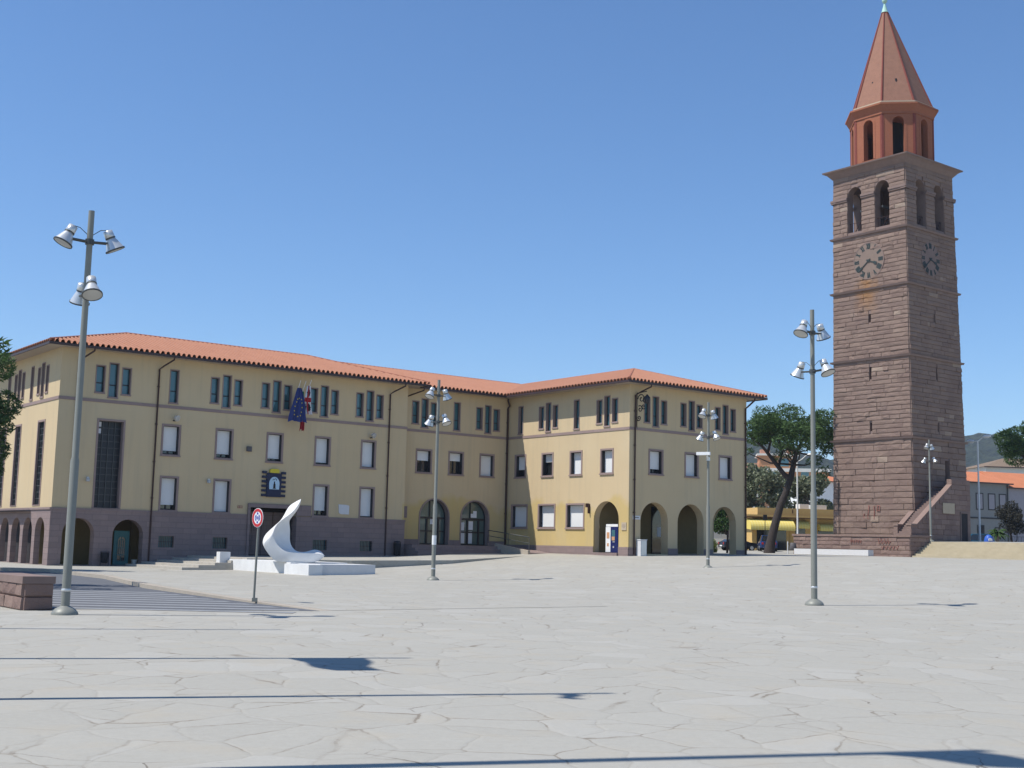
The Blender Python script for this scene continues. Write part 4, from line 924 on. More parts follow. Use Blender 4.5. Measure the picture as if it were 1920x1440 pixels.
for v0, v1, e0, e1, z0, z1 in ((5.80, 6.32, -6.9, -1.9, 4.02, 7.42), (3.68, 4.16, -5.7, -4.05, 4.02, 5.2)):
    m.plate([(e0, z0), (e1, z1), (e1, z1 + .14), (e0, z0 + .14)], v1, v0, SE_)
m.box(5.80, 6.32, -7.7, -6.9, 4.02, 4.16); m.box(3.68, 4.16, -6.4, -5.7, 4.02, 4.16); m.build('stair_coping', M['wall_blocks'], tower)
m = MB(); ns = 24
for i in range(ns): m.box(4.1, 5.85, -6.9 + i * .22, -6.9 + (i + 1) * .22 + .0, 2.4, 2.9 + (i + 1) * 4.1 / ns)
m.build('stair_flight', M['tower_smooth'], tower)
m = MB(); m.box(6.252, 6.29, -.62, .32, 2.8, 5.2); m.build('lower_doorway', M['interior'], tower); m = MB(); m.box(6.26, 6.34, -.72, -.62, 2.8, 5.3); m.box(6.26, 6.34, .32, .42, 2.8, 5.3); m.box(6.26, 6.34, -.72, .42, 5.2, 5.3); m.build('doorway_frame', M['tower_smooth'], tower)
m = MB(); F = TFs['E']; m.box(.74, 1.40, -.55, -.5, 7.05, 9.76, F); m.build('upper_door', M['greyhouse'], tower)
m = MB(); m.box(6.33, 6.37, -3.3, -1.62, 5.12, 5.98); e = m.build('memorial_plaque', M['stone_plaque'], None, TO); e.rotation_euler = (0, 0, TA); tag(e, 'pale sandstone plaque on the tower stair wall', 'plaque')
e = empty('lightning_cable', tow_w(-3.3, -4.16, 2.9), TA, 'thin dark cable running down the lower sunny face of the tower', 'cable'); m = MB(); m.tube([(-.15, -.05, 0), (-.05, -.08, .6), (-.05, -.08, 5.2)], .03, 6); m.build('cable', M['ink'], e)
# painted graffiti strokes (red scrawl) on the sunny face and the low wall
def scrawl(name, fn, label, strokes, t=.032):
    m = MB()
    for s_ in strokes: m.tube([fn(u, z) for u, z in s_], t, 5)
    o = m.build(name, M['graffiti']); tag(o, label, 'graffiti'); return o
def tsf(u, z): q = TFs['S'](u, .13, z); return tow_w(q.x, q.y, q.z)
scrawl('graffiti', tsf, 'faded red scrawl on the sunny face of the tower near the ground', [[(-.75, 5.1), (-.8, 4.75), (-.7, 4.7)], [(-.35, 5.75), (-.25, 5.8), (-.3, 5.3), (-.42, 4.7), (-.3, 4.65)], [(.25, 5.75), (.27, 5.2), (.24, 4.6)], [(.55, 5.3), (.6, 5.8), (.8, 5.75), (.82, 5.3), (.6, 5.35)]])

# ------------------------------------------------------------------ low wall, steps and terrace round the tower
WA = math.atan2(-.785, .62)    # direction of the long wall (towards the near corner)
ew = Vector((.6198, -.7848)); en = Vector((-.7848, -.6198))
WC = Vector((31.66, 99.7))
lw = empty('low_stone_wall', (WC.x, WC.y, 1.3), math.atan2(ew.y, ew.x), 'low reddish brown rusticated wall with coping in front of the bell tower', 'wall')
# local x towards the near corner, -y outwards (sunny side)
random.seed(11); m = MB(); FW = Fr((0, 0), (1, 0), (0, -1)); FE = Fr((0, 0), (0, 1), (1, 0))
m.box(-11.5, 0, 0, .45, -.3, 1.76); m.box(-.45, 0, .45, 2.7, -.3, 1.76); m.build('core', M['tower_smooth'], lw)
m = MB()
for F, L0, L1 in ((FW, -11.5, 0.0), (FE, 0.0, 2.7)):
    for r_ in range(5):
        u = L0
        while u < L1 - .05:
            e_ = min(L1, u + random.uniform(.45, 1.1)); e_ = L1 if L1 - e_ < .3 else e_
            m.block(u, e_, .02 + r_ * .34, .02 + (r_ + 1) * .34, random.uniform(.035, .075), .02, F); u = e_
m.build('courses', M['wall_blocks'], lw)
m = MB(); m.box(-11.6, .12, -.12, .5, 1.76, 1.93); m.box(-.5, .12, .5, 2.75, 1.76, 1.93); m.build('coping', M['wall_blocks'], lw)
def lwf(u, z): q = WC + ew * u + en * .09; return Vector((q.x, q.y, 1.3 + z))
scrawl('graffiti', lwf, 'faded red scrawl along the low wall below the tower', [[(-5.6 + i * .23, 1.5), (-5.5 + i * .23, 1.25), (-5.42 + i * .23, 1.48)] for i in range(5)] + [[(-2.9 + i * .3, 1.62), (-2.8 + i * .3, 1.2), (-2.62 + i * .3, 1.4)] for i in range(4)] + [[(-2.6 + i * .34, 1.0), (-2.5 + i * .34, .75), (-2.36 + i * .34, 1.05)] for i in range(5)], .025)
er = Vector((.785, .6198)); S0 = Vector((31.75, 99.75))
m = MB(); NS = 8
for i in range(NS):
    o_ = S0 + er * (.34 * i); e_ = Vector((.6198, -.7848)); z0, z1 = (1.2 if i == 0 else 1.43 + i * .163), 1.45 + (i + 1) * .163
    st0 = .06
    q = [o_ + e_ * st0, o_ + e_ * 32, o_ + e_ * 32 + er * (.36 if i < NS - 1 else .36), o_ + e_ * st0 + er * .36]
    # each tread is a long slab butted on the one below
    m.prism([(p_.x, p_.y) for p_ in q], z0, z1)
sto = m.build('terrace_steps', M['stepstone']); tag(sto, 'long flight of pale yellow stone steps up to the tower terrace', 'steps')
m = MB(); T0_ = S0 + er * 2.75; e_ = Vector((.6198, -.7848))
q = [T0_ + e_ * .02, T0_ + e_ * 32, T0_ + e_ * 32 + er * 15, T0_ + e_ * 6 + er * 13, T0_ - e_ * 11.4 + er * 24, T0_ - e_ * 11.4 - er * 2.2, T0_ - e_ * .5 - er * 2.2]
zt = [2.755, 2.755, 3.0, 3.0, 3.0, 2.75, 2.75]; n = len(q)
m.mesh([(p_.x, p_.y, z) for p_, z in zip(q, zt)] + [(p_.x, p_.y, 1.0) for p_ in q], [tuple(range(n))] + [(i, n + i, n + (i + 1) % n, (i + 1) % n) for i in range(n)])
tag(m.build('tower_terrace', M['paving']), None, None, None, 'structure')
# granite bench
bc = WC + ew * -6.4 + en * 1.35; e = empty('stone_bench', (bc.x, bc.y, 1.42), math.atan2(ew.y, ew.x), 'long white granite block bench in front of the low tower wall', 'bench')
m = MB(); m.box(-3.7, 3.7, -.35, .35, .09, .56); m.build('seat', M['bench'], e); m = MB(); m.box(-3.4, 3.4, -.22, .22, -.1, .09); m.build('plinth', M['greybin'], e)
bb = WC + ew * -11.1 + en * .6; e = empty('litter_bin', (bb.x, bb.y, 1.42), 0, 'grey drum litter bin on a post at the left end of the tower wall', 'bin')
m = MB(); m.cyl((-.45, 0, 0), (-.45, 0, 1.15), .05); m.build('post', M['bench'], e); m = MB(); m.lathe([(.30, .42), (.34, .5), (.24, 1.02), (.2, 1.05)], n=14); m.build('body', M['greybin'], e); m = MB(); m.tube([(-.45, 0, .95), (-.22, 0, .95)], .025, 6); m.build('bracket', M['greybin'], e)

# ------------------------------------------------------------------ sculpture and its platform
PN = Vector((-9.5, 60.6)); pa = math.atan2(-.785, .62)
pz = .0
e = empty('sculpture_platform', (PN.x, PN.y, 0), pa, 'low white marble platform under the sculpture', 'platform')
# local x from far-left to the near corner is negative..0 ; +y to the right/back
m = MB(); m.box(-9.3, -2.45, .35, 3.6, -.2, .60); m.build('slab', M['marble'], e)
m = MB(); m.box(-2.42, 0, 0, .75, -.2, .53); m.build('block', M['marble'], e)
m = MB(); m.box(-2.42, -.25, .76, 3.9, -.2, .55); m.build('slab', M['bench'], e)
m = MB(); m.box(-9.75, -9.33, -.15, .45, -.2, .98); m.build('end_pier', M['marble'], e)
# the sculpture: folded ribbon of marble. each station: front outer, front inner, back inner, back outer
SC_ = .0270 / 4.967
def sp_(px, py, d): return Vector(((px - 740) * SC_, d, (945 - py) * SC_))
ST = [  # front outer, front rim, rear rim, back outer
    (sp_(799, 358, .55), sp_(800, 359, .55), sp_(801, 364, .62), sp_(797, 360, .66)),
    (sp_(781, 414, .30), sp_(784, 418, .30), sp_(793, 422, .60), sp_(744, 391, .95)),
    (sp_(730, 486, .16), sp_(735, 488, .16), sp_(765, 482, .70), sp_(684, 424, 1.05)),
    (sp_(676, 530, .08), sp_(681, 533, .08), sp_(722, 535, .80), sp_(648, 510, 1.12)),
    (sp_(632, 562, .03), sp_(638, 566, .03), sp_(700, 566, .86), sp_(612, 574, 1.18)),
    (sp_(590, 600, .0), sp_(596, 604, .0), sp_(707, 600, .92), sp_(560, 618, 1.22)),
    (sp_(566, 650, .0), sp_(573, 655, .0), sp_(715, 645, .95), sp_(515, 660, 1.25)),
    (sp_(548, 712, .0), sp_(562, 710, .0), sp_(718, 690, .97), sp_(480, 694, 1.26)),
    (sp_(484, 768, .03), sp_(576, 748, -.01), sp_(717, 735, .98), sp_(460, 732, 1.26)),
    (sp_(480, 815, .03), sp_(606, 792, -.02), sp_(728, 785, .99), sp_(452, 780, 1.26)),
    (sp_(520, 868, .02), sp_(640, 825, -.03), sp_(748, 818, 1.0), sp_(500, 850, 1.26)),
    (sp_(560, 915, .02), sp_(682, 846, -.05), sp_(775, 840, 1.0), sp_(536, 895, 1.26)),
    (sp_(594, 947, .02), sp_(722, 855, -.06), sp_(802, 849, 1.0), sp_(575, 940, 1.25)),
    (sp_(700, 948, .02), sp_(800, 858, -.06), sp_(840, 851, 1.0), sp_(690, 946, 1.22)),
    (sp_(820, 948, .02), sp_(880, 859, -.05), sp_(880, 845, 1.02), sp_(820, 946, 1.2)),
    (sp_(900, 948, .04), sp_(950, 858, -.03), sp_(930, 822, 1.04), sp_(900, 946, 1.18)),
    (sp_(960, 946, .10), sp_(996, 860, .02), sp_(985, 826, 1.02), sp_(965, 942, 1.15)),
    (sp_(1046, 890, .36), sp_(1046, 884, .36), sp_(1034, 866, .8), sp_(1034, 882, .8)),
]
me = bpy.data.meshes.new('sculpture'); bm = bmesh.new(); rows_ = [[bm.verts.new(q) for q in s_] for s_ in ST]
for a, b_ in zip(rows_, rows_[1:]):
    for i in range(4):
        j = (i + 1) % 4
        try: bm.faces.new((a[i], a[j], b_[j], b_[i]))
        except ValueError: pass
bm.faces.new(rows_[0][::-1]); bm.faces.new(rows_[-1])
hollow = []
long_e = {frozenset((a[i], b_[i])) for a, b_ in zip(rows_, rows_[1:]) for i in range(4)}
bmesh.ops.recalc_face_normals(bm, faces=bm.faces)
cr = bm.edges.layers.float.new('crease_edge')
for ed in bm.edges:
    if frozenset(ed.verts) in long_e: ed[cr] = .9; ed.smooth = False
# scoop the hollow: push the mid line of every strip between front rim and rear rim into the body
sub_e = []
for r_ in rows_[2:-2]:
    ed = bm.edges.get((r_[1], r_[2])); sub_e.append(ed)
res = bmesh.ops.subdivide_edges(bm, edges=sub_e, cuts=1)
for el_ in res['geom_inner']:
    if isinstance(el_, bmesh.types.BMVert):
        k_ = el_.co.z; el_.co += Vector((-.26, .22, -.02)) if k_ > 1.3 else Vector((-.20, .10, -.16)) if k_ > .75 else Vector((0, .05, -.22))
bm.to_mesh(me); bm.free(); me.materials.append(M['marble'])
for p_ in me.polygons: p_.use_smooth = True
sc = bpy.data.objects.new('sculpture', me); col.objects.link(sc); sc.location = (-10.75, 63.1, .60); sc.rotation_euler = (0, 0, math.atan2(10.75, 63.1) * .9)
sub = sc.modifiers.new('smooth', 'SUBSURF'); sub.levels = 2; sub.render_levels = 2
tag(sc, 'abstract white marble sculpture folded like a rearing L on its platform', 'sculpture')

# ------------------------------------------------------------------ plaza lamps
def lamp_head(parent, ang, z, reach, tilt):
    d = Vector((cos(ang), sin(ang), 0)); ax = (d * sin(tilt) + Vector((0, 0, -cos(tilt)))).normalized(); c = d * reach + Vector((0, 0, z + .16))
    h = MB(); h.lathe([(.04, -.18), (.105, -.165), (.112, 0.0), (.09, .02)], c, 16, ax); h.lathe([(.10, .02), (.13, .08), (.205, .26), (.22, .285)], c, 20, ax, cap=False); ho = h.build('lamp_head', M['lampmetal'], parent)
    r_ = MB(); r_.lathe([(.225, .272), (.225, .305), (.21, .305)], c, 20, ax, cap=False); r_.lathe([(.115, -.012), (.115, .018)], c, 16, ax, cap=False); r_.build('rim', M['lampdark'], ho)
    g = MB(); g.lathe([(.21, .296), (.10, .308), (.02, .312)], c, 18, ax); g.build('lens', M['lampglass'], ho)
    k_ = MB(); s_ = d.cross(Vector((0, 0, 1)))
    for o_ in (-.05, .05): k_.tube([d * .06 + s_ * o_ + Vector((0, 0, z)), d * (reach - .04) + s_ * o_ + Vector((0, 0, z + .02))], .022, 6)
    k_.tube([d * .05 + Vector((0, 0, z + .16)), d * (reach * .5) + Vector((0, 0, z + .30)), d * (reach - .02) + Vector((0, 0, z + .34))], .009, 5)
    k_.build('arm', M['lampdark'], parent)
def plaza_lamp(name):
    e = empty(name, (0, 0, 0)); H = 9.0
    m = MB(); m.lathe([(.094, .05), (.094, 3.35), (.074, 3.42), (.071, 6.0), (.066, H)], n=18); m.build('pole', M['pole'], e)
    m = MB(); m.lathe([(.285, 0), (.285, .025), (.26, .075), (.20, .135), (.12, .175), (.10, .19)], n=22); m.build('base', M['pole'], e)
    m = MB(); m.lathe([(.097, .50), (.103, .51), (.103, .55), (.097, .56)], n=16); m.build('band', M['lampmetal'], e)
    for z, a0 in ((H - .72, 0.0), (H - 1.92, pi / 2)):
        c = MB(); c.lathe([(.10, z - .06), (.10, z + .06)], n=14); c.build('collar', M['lampdark'], e)
        for a in (a0, a0 + pi): lamp_head(e, a, z, .45, R(26))
    return e
proto = plaza_lamp('plaza_lamp')
lamps = [((-9.3, 26.85, 0), 8.72 / 9, R(32), 'plaza floodlight post beside the low rusticated wall end, largest in view'),
         ((-3.33, 56.8, .03), 9.05 / 9, R(48), 'plaza floodlight post with a white sticker, between sculpture and inner corner of the hall'),
         ((9.66, 40.0, .02), 9.43 / 9, R(40), 'plaza floodlight post standing left of the tower against the sky'),
         ((10.46, 66.3, .70), 8.75 / 9, R(45), 'plaza floodlight post with a camera, in front of the arcade arches'),
         ((34.05, 101.9, 2.76), 8.25 / 9, R(45), 'plaza floodlight post at the head of the steps by the tower stair')]
for i, (loc, s_, rz, lab) in enumerate(lamps):
    o = proto if i == 0 else copy_tree(proto)
    o.location = loc; o.scale = (s_, s_, s_); o.rotation_euler = (0, 0, rz)
    tag(o, lab, 'lamp post', 'floodlight posts on the plaza')
e = empty('pole_sticker', (-3.33, 56.8, 1.62), 0, 'white paper sticker wrapped round the middle lamp post', 'sticker'); m = MB(); m.lathe([(.100, 0), (.100, .42)], n=16, cap=False); m.build('sheet', M['white'], e)
e = empty('security_camera', (10.46, 66.3, 6.55), R(-25), 'white security camera on the arcade lamp post', 'camera'); m = MB(); m.box(-.55, .18, -.35, -.17, .08, .24); m.build('housing', M['white'], e); m = MB(); m.cyl((0, -.24, .08), (0, -.05, -.15), .05); m.lathe([(.10, -.2), (.10, -.02)], n=14); m.build('mount', M['lampmetal'], e)
def flag_post(loc, H, h0, h1, fly, mat, label, r=.07):
    "pole with a wind blown flag held between heights h0 and h1, blown along fly"
    e = empty('flag_post', (*loc, 0), 0, label, 'flagpole', 'flagpoles beside the plaza')
    m = MB(); m.lathe([(r * 1.2, 0), (r * .75, H), (.02, H + .05)], n=12); m.build('pole', M['pole'], e); m = MB(); m.lathe([(.25, 0), (.24, .06), (.12, .15)], n=16); m.build('base', M['pole'], e)
    m = MB(); f = Vector((fly[0], fly[1], 0)); n_ = Vector((-f.y, f.x, 0)).normalized(); N = 12
    def q(a, t): return f * a + n_ * (.12 * sin(a * 7) * a) + Vector((0, 0, (h0 + .45 * a * (h1 - h0)) * (1 - t) + h1 * t - .15 * a * a))
    for a in range(N):
        for t in range(4): m.face([q(a / N, t / 4), q((a + 1) / N, t / 4), q((a + 1) / N, (t + 1) / 4), q(a / N, (t + 1) / 4)], 0, True)
    m.build('cloth', mat, e)
flag_post((-7.72, 16.85), 10.5, 7.7, 9.5, (.45, -1.7), M['flagred'], 'flagpole with red flag outside the frame casting the third foreground shadow')
flag_post((-6.11, 12.69), 12.2, 11.1, 11.55, (.12, -.5), M['flagwhite'], 'flagpole with small pennant outside the frame casting the second foreground shadow')
flag_post((-4.70, 8.62), 14.7, 12.9, 14.5, (.75, -.72), M['euflag'], 'tallest flagpole with blue flag outside the frame casting the nearest shadow', .09)
e = empty('bare_pole', (-10.21, 22.13, 0), 0, 'thin plain pole outside the frame left of the plaza', 'pole'); m = MB(); m.lathe([(.07, 0), (.05, 10.0)], n=10); m.build('shaft', M['pole'], e); m = MB(); m.lathe([(.16, 0), (.16, .05), (.08, .1)], n=12); m.build('base', M['pole'], e)

# round traffic sign
e = empty('round_sign', (-6.62, 33.3, .05), 0, 'round red bordered traffic sign with blue pattern on a thin pole', 'traffic sign')
m = MB(); m.cyl((0, 0, 0), (.035, 0, 2.42), .03, .028, 10); m.build('pole', M['pole'], e)
m = MB(); m.box(-.04, .09, -.05, .05, 0, .10); m.build('foot', M['pole'], e)
nv = Vector((-.70, -.714, 0)); FS = Fr((.035, 0), (-nv.y * -1, nv.x * -1) if False else (.714, -.70), (nv.x, nv.y))
def disc(r0, r1, v, z=2.18, n=36): return ([(r1 * cos(2 * pi * i / n), z + r1 * sin(2 * pi * i / n)) for i in range(n)], [(r0 * cos(2 * pi * i / n), z + r0 * sin(2 * pi * i / n)) for i in range(n)])
m = MB(); m.plate(disc(0, .25, 0)[0], .048, .035, FS); pn = m.build('sign_plate', M['white'], e)
m = MB(); lo, li = disc(.165, .238, 0); m.ring(FS, lo, li, .048, .052); m.build('red_border', M['red'], pn)
m = MB()
for cx, cz_, rx, rz_ in ((0, .115, .032, .03), (0, -.115, .032, .03), (0, 0, .018, .05), (-.05, 0, .014, .05), (.05, 0, .014, .05)):
    m.plate([(cx + rx * cos(2 * pi * i / 16), 2.18 + cz_ + rz_ * sin(2 * pi * i / 16)) for i in range(16)], .052, .048, FS)
for sg in (-1, 1):
    pts_o = [(sg * (.12 * cos(a)), 2.18 + .10 * sin(a)) for a in [R(-60 + 10 * i) for i in range(13)]]; pts_i = [(sg * (.09 * cos(a)), 2.18 + .075 * sin(a)) for a in [R(-60 + 10 * i) for i in range(13)]]
    m.plate(pts_o + pts_i[::-1], .0525, .048, FS)
m.build('blue_pattern', M['blue'], pn)

# rusticated wall ends at the left edge
def rust_wall(loc, rz, L, Wd, label, h=.74):
    e = empty('rusticated_wall_end', (*loc, 0), rz, label, 'wall', 'rusticated wall ends by the road'); random.seed(int(L * 100))
    m = MB(); m.box(-L, -.01, .02, Wd - .02, -.2, h - .16); m.build('core', M['tower_smooth'], e)
    m = MB(); F1 = Fr((0, 0), (1, 0), (0, -1)); F2 = Fr((0, 0), (0, 1), (1, 0))
    for F, a, b_ in ((F1, -L, 0.0), (F2, 0.0, Wd)):
        for r_ in range(2):
            u = a
            while u < b_ - .02:
                e_ = min(b_, u + random.uniform(.35, .7)); e_ = b_ if b_ - e_ < .25 else e_
                m.block(u, e_, -.02 + r_ * .30, -.02 + (r_ + 1) * .30, .06, .03, F); u = e_
    m.build('courses', M['wall_blocks'], e); m = MB(); m.box(-L, .07, -.07, Wd + .03, h - .16, h); m.build('coping', M['tower_smooth'], e)
rust_wall((-10.62, 28.0), math.atan2(-.8, .6), 2.6, .62, 'short rusticated brown stone wall end with coping beside the largest lamp post')
rust_wall((-12.55, 29.85), math.atan2(-.8, .6), 6.0, .62, 'shaded rusticated stone wall end at the picture edge behind the lit one')

# ------------------------------------------------------------------ trees
def leaves(m, c, rad, n, size, rnd, shape=1.0, flat=0.0):
    for _ in range(n):
        while True:
            p_ = Vector((rnd.uniform(-1, 1), rnd.uniform(-1, 1), rnd.uniform(-1, 1)))
            if .18 < p_.length_squared < 1: break
        if rnd.random() < .6: p_ = p_.normalized() * rnd.uniform(.78, 1.06)
        q = Vector(c) + Vector((p_.x * rad[0], p_.y * rad[1], p_.z * rad[2]))
        a = Vector((rnd.uniform(-1, 1), rnd.uniform(-1, 1), rnd.uniform(-.4, 1.0))).normalized(); b_ = a.cross(Vector((rnd.uniform(-1, 1), rnd.uniform(-1, 1), rnd.uniform(-1, 1)))).normalized()
        s_ = size * rnd.uniform(.6, 1.3); wdt = s_ * shape
        m.face([q - a * s_ * .5, q + b_ * wdt * .35, q + a * s_ * .6, q - b_ * wdt * .35])
def tree(name, loc, trunk, clumps, n, size, leaf, bark, label, cat='tree', group=None, seed=1, shape=.6, limbs=True):
    rnd = random.Random(seed); e = empty(name, loc, 0, label, cat, group)
    m = MB(); path = [Vector(p_[:3]) for p_ in trunk]; m.tube(path, [p_[3] for p_ in trunk], 10); top = path[-1]
    if limbs:
        for (x, y, z, rx, ry, rz) in clumps[:: (1 if len(clumps) < 16 else 2)]:
            k_ = min(range(len(path)), key=lambda i: (path[i] - Vector((x, y, z - rz * 2.2))).length); p0 = path[k_]; p1 = Vector((x, y, z - rz * .2)); mid = p0.lerp(p1, .5) + Vector((rnd.uniform(-.2, .2), rnd.uniform(-.2, .2), -.12 * (p1 - p0).length + .1))
            r0 = max(.035, trunk[k_][3] * .42); m.tube([p0, mid, p1], [r0, r0 * .7, r0 * .3], 6)
    m.build('trunk', bark, e)
    m = MB()
    tv = sum((c[3] * c[4] * c[5]) ** .67 for c in clumps)
    for c in clumps: leaves(m, c[:3], c[3:], int(n * (c[3] * c[4] * c[5]) ** .67 / tv), size, rnd, shape)
    m.build('crown', leaf, e); return e
rp = random.Random(5)
# umbrella pine right of the hall: crown from x -3.2..+5 about the fork
cl = []
for i in range(56):
    a = rp.uniform(0, 2 * pi); r_ = math.sqrt(rp.random()); x = 2.1 + 4.6 * r_ * cos(a); y = 3.6 * r_ * sin(a)
    z = 12.35 - 1.5 * (r_ ** 2) + rp.uniform(-1.7, .8); cl.append((x, y, z, rp.uniform(.85, 1.4), rp.uniform(.85, 1.3), rp.uniform(.5, .85)))
cl += [(4.1, 0, 8.1, .75, .6, .4), (4.9, -.4, 7.2, .65, .6, .55), (4.6, .2, 8.7, .7, .6, .35), (.9, .3, 8.5, .7, .6, .4), (-2.1, .5, 9.0, .9, .7, .4), (5.4, 0, 9.3, .8, .7, .4), (2.5, .5, 9.0, .6, .5, .4)]
tree('umbrella_pine', (23.5, 114, 1.75), [(0, 0, -.3, .55), (.15, 0, .8, .42), (.5, 0, 2.2, .38), (1.0, 0, 4.0, .34), (1.6, .1, 5.4, .31), (2.0, .1, 6.6, .30), (2.25, .1, 7.8, .24), (2.55, .2, 9.0, .18), (3.2, .3, 10.2, .10)], cl, 17000, .40, M['pine'], M['bark'], 'big umbrella pine with a leaning trunk between hall and tower', seed=3, shape=.35)
# extra limbs of the pine fork
e = bpy.data.objects['umbrella_pine']; m = MB(); m.tube([(2.0, .1, 6.5), (1.4, .1, 6.9), (.4, .1, 8.2), (-.5, 0, 9.3), (-1.6, 0, 10.2)], [.26, .22, .18, .13, .07], 8); m.tube([(-.1, 0, 8.8), (.1, -.2, 9.8), (.9, -.4, 10.6), (1.6, -.5, 11.2)], [.13, .12, .09, .05], 7); m.tube([(.9, .1, 7.5), (1.1, .2, 8.3), (1.4, .3, 9.2)], [.13, .1, .05], 6); m.build('limb', M['bark'], e)
def blob(nn, cx, cy, z0, z1, R_, rr, rnd):
    out = []
    for i in range(nn):
        a = rnd.uniform(0, 2 * pi); t = rnd.random(); r_ = R_ * math.sqrt(rnd.random()) * (1 - .45 * abs(2 * t - 1)); s_ = rr * rnd.uniform(.7, 1.25)
        out.append((cx + r_ * cos(a), cy + r_ * sin(a), z0 + (z1 - z0) * t, s_, s_, s_ * .8))
    return out
tree('grey_green_tree', (29.2, 146, 1.7), [(0, 0, 0, .3), (0, 0, 3, .24), (.3, 0, 6, .12)], blob(22, 0, 0, 3.3, 9.4, 2.9, 1.15, random.Random(2)), 8500, .42, M['olive'], M['bark_pale'], 'tall grey green leafy tree behind the kiosk, next to the hall', group='leafy trees behind the kiosk', seed=8, shape=.8)
tree('grey_green_tree', (35.0, 147, 1.8), [(0, 0, 0, .28), (0, 0, 3, .22), (-.2, 0, 6, .12)], blob(18, 0, 0, 2.8, 8.2, 2.5, 1.1, random.Random(3)), 7500, .42, M['olive'], M['bark_pale'], 'grey green leafy tree behind the kiosk, between pine trunk and tower', group='leafy trees behind the kiosk', seed=12, shape=.8)
tree('grey_green_tree', (26.2, 150, 1.7), [(0, 0, 0, .24), (0, 0, 3, .2), (.2, 0, 5, .1)], blob(16, 0, 0, 2.4, 7.6, 2.4, 1.05, random.Random(6)), 6000, .42, M['olive'], M['bark_pale'], 'grey green leafy tree half hidden by the right end of the hall', group='leafy trees behind the kiosk', seed=14, shape=.8)
# seen through the arcade
tree('garden_tree', (17.9, 103.5, 1.42), [(0, 0, 0, .10), (.05, 0, 1.5, .09), (.1, 0, 3.0, .06)], blob(12, -.5, 0, 2.0, 4.2, 1.0, .62, random.Random(21)), 2600, .2, M['broad'], M['bark'], 'small dark leaved tree seen through the last arcade arch', seed=22, shape=.8)
tree('garden_bush', (16.7, 106.5, 1.42), [(0, 0, 0, .08), (0, 0, .6, .05)], blob(10, 0, 0, .25, 1.0, 1.0, .5, random.Random(31)), 2200, .16, M['bushleaf'], M['bark'], 'low yellow green bush seen through the last arcade arch', 'bush', seed=33, shape=.8, limbs=False)
# pines at the frame edges
rp = random.Random(17); cl = []
for i in range(22):
    a = rp.uniform(0, 2 * pi); r_ = math.sqrt(rp.random()); cl.append((2.2 * r_ * cos(a), 2.2 * r_ * sin(a), 8.1 + rp.uniform(-2.3, 1.9) - .5 * r_ * r_, rp.uniform(.65, 1.05), rp.uniform(.65, 1.0), rp.uniform(.5, .8)))
cl += [(2.0, 0, 5.3, .85, .8, .75), (1.75, .3, 4.5, .8, .8, .6), (1.5, -.4, 3.8, .7, .7, .5), (2.3, -.2, 6.3, .8, .6, .5)]
tree('stone_pine', (-24.85, 55.0, .02), [(0, 0, -.2, .30), (0, 0, 2.5, .24), (-.1, 0, 5.0, .2), (.1, 0, 7.5, .12)], cl, 26000, .24, M['pine'], M['bark'], 'dark pine at the left picture edge in front of the side arcade', seed=18, shape=.35)
rp = random.Random(19); cl = [(2.6 * rp.uniform(-1, 1), 2.4 * rp.uniform(-1, 1), 7.0 + rp.uniform(-1.2, 1.2), 1.0, 1.0, .7) for _ in range(14)]
tree('stone_pine', (-20.0, 40.0, .02), [(0, 0, -.2, .30), (0, 0, 3.5, .24), (.1, 0, 6.5, .12)], cl, 4000, .35, M['pine'], M['bark'], 'pine outside the frame whose shadow falls before the side arcade', seed=20, shape=.35)
rp = random.Random(23); cl = []
for i in range(26):
    a = rp.uniform(0, 2 * pi); r_ = math.sqrt(rp.random()); cl.append((4.0 * r_ * cos(a), 3.4 * r_ * sin(a), 11.0 + rp.uniform(-1.4, 1.5) - 1.0 * r_ * r_, rp.uniform(.85, 1.35), rp.uniform(.85, 1.3), rp.uniform(.6, .9)))
tree('umbrella_pine', (50.9, 120, 2.3), [(0, 0, -.2, .4), (.1, 0, 4, .3), (0, 0, 8, .22), (-.3, 0, 10.5, .1)], cl, 10000, .42, M['pine'], M['bark'], 'umbrella pine at the right picture edge in front of the hill', seed=24, shape=.35)
tree('dark_bush', (50.2, 126, 2.6), [(0, 0, 0, .15), (-.1, 0, 1.3, .1)], blob(14, 0, 0, 1.6, 4.2, 1.3, .75, random.Random(41)), 4200, .26, M['darkbush'], M['bark'], 'dark bare looking shrub at the right edge before the grey house', 'shrub', seed=42, shape=.5)
# small palm
e = empty('small_palm', (48.35, 125.0, 2.5), 0, 'small palm with a thick pale trunk before the grey house', 'palm'); m = MB(); m.lathe([(.17, 0), (.2, .5), (.18, 1.3), (.22, 1.55)], n=10); m.build('trunk', M['bark_pale'], e)
m = MB(); rnd = random.Random(7)
for i in range(26):
    a = rnd.uniform(0, 2 * pi); up_ = rnd.uniform(.2, 1.3); L_ = rnd.uniform(.9, 1.35); pth = [Vector((cos(a) * L_ * t, sin(a) * L_ * t, 1.55 + up_ * t - 1.0 * t * t)) for t in (0, .25, .5, .75, 1.0)]
    s_ = Vector((-sin(a), cos(a), 0))
    for p0, p1, w0, w1 in zip(pth, pth[1:], (.03, .14, .17, .12), (.14, .17, .12, .02)):
        m.face([p0 - s_ * w0 - Vector((0, 0, w0)), p0, p1, p1 - s_ * w1 - Vector((0, 0, w1))]); m.face([p0, p0 + s_ * w0 - Vector((0, 0, w0)), p1 + s_ * w1 - Vector((0, 0, w1)), p1])
m.build('fronds', M['broad'], e)

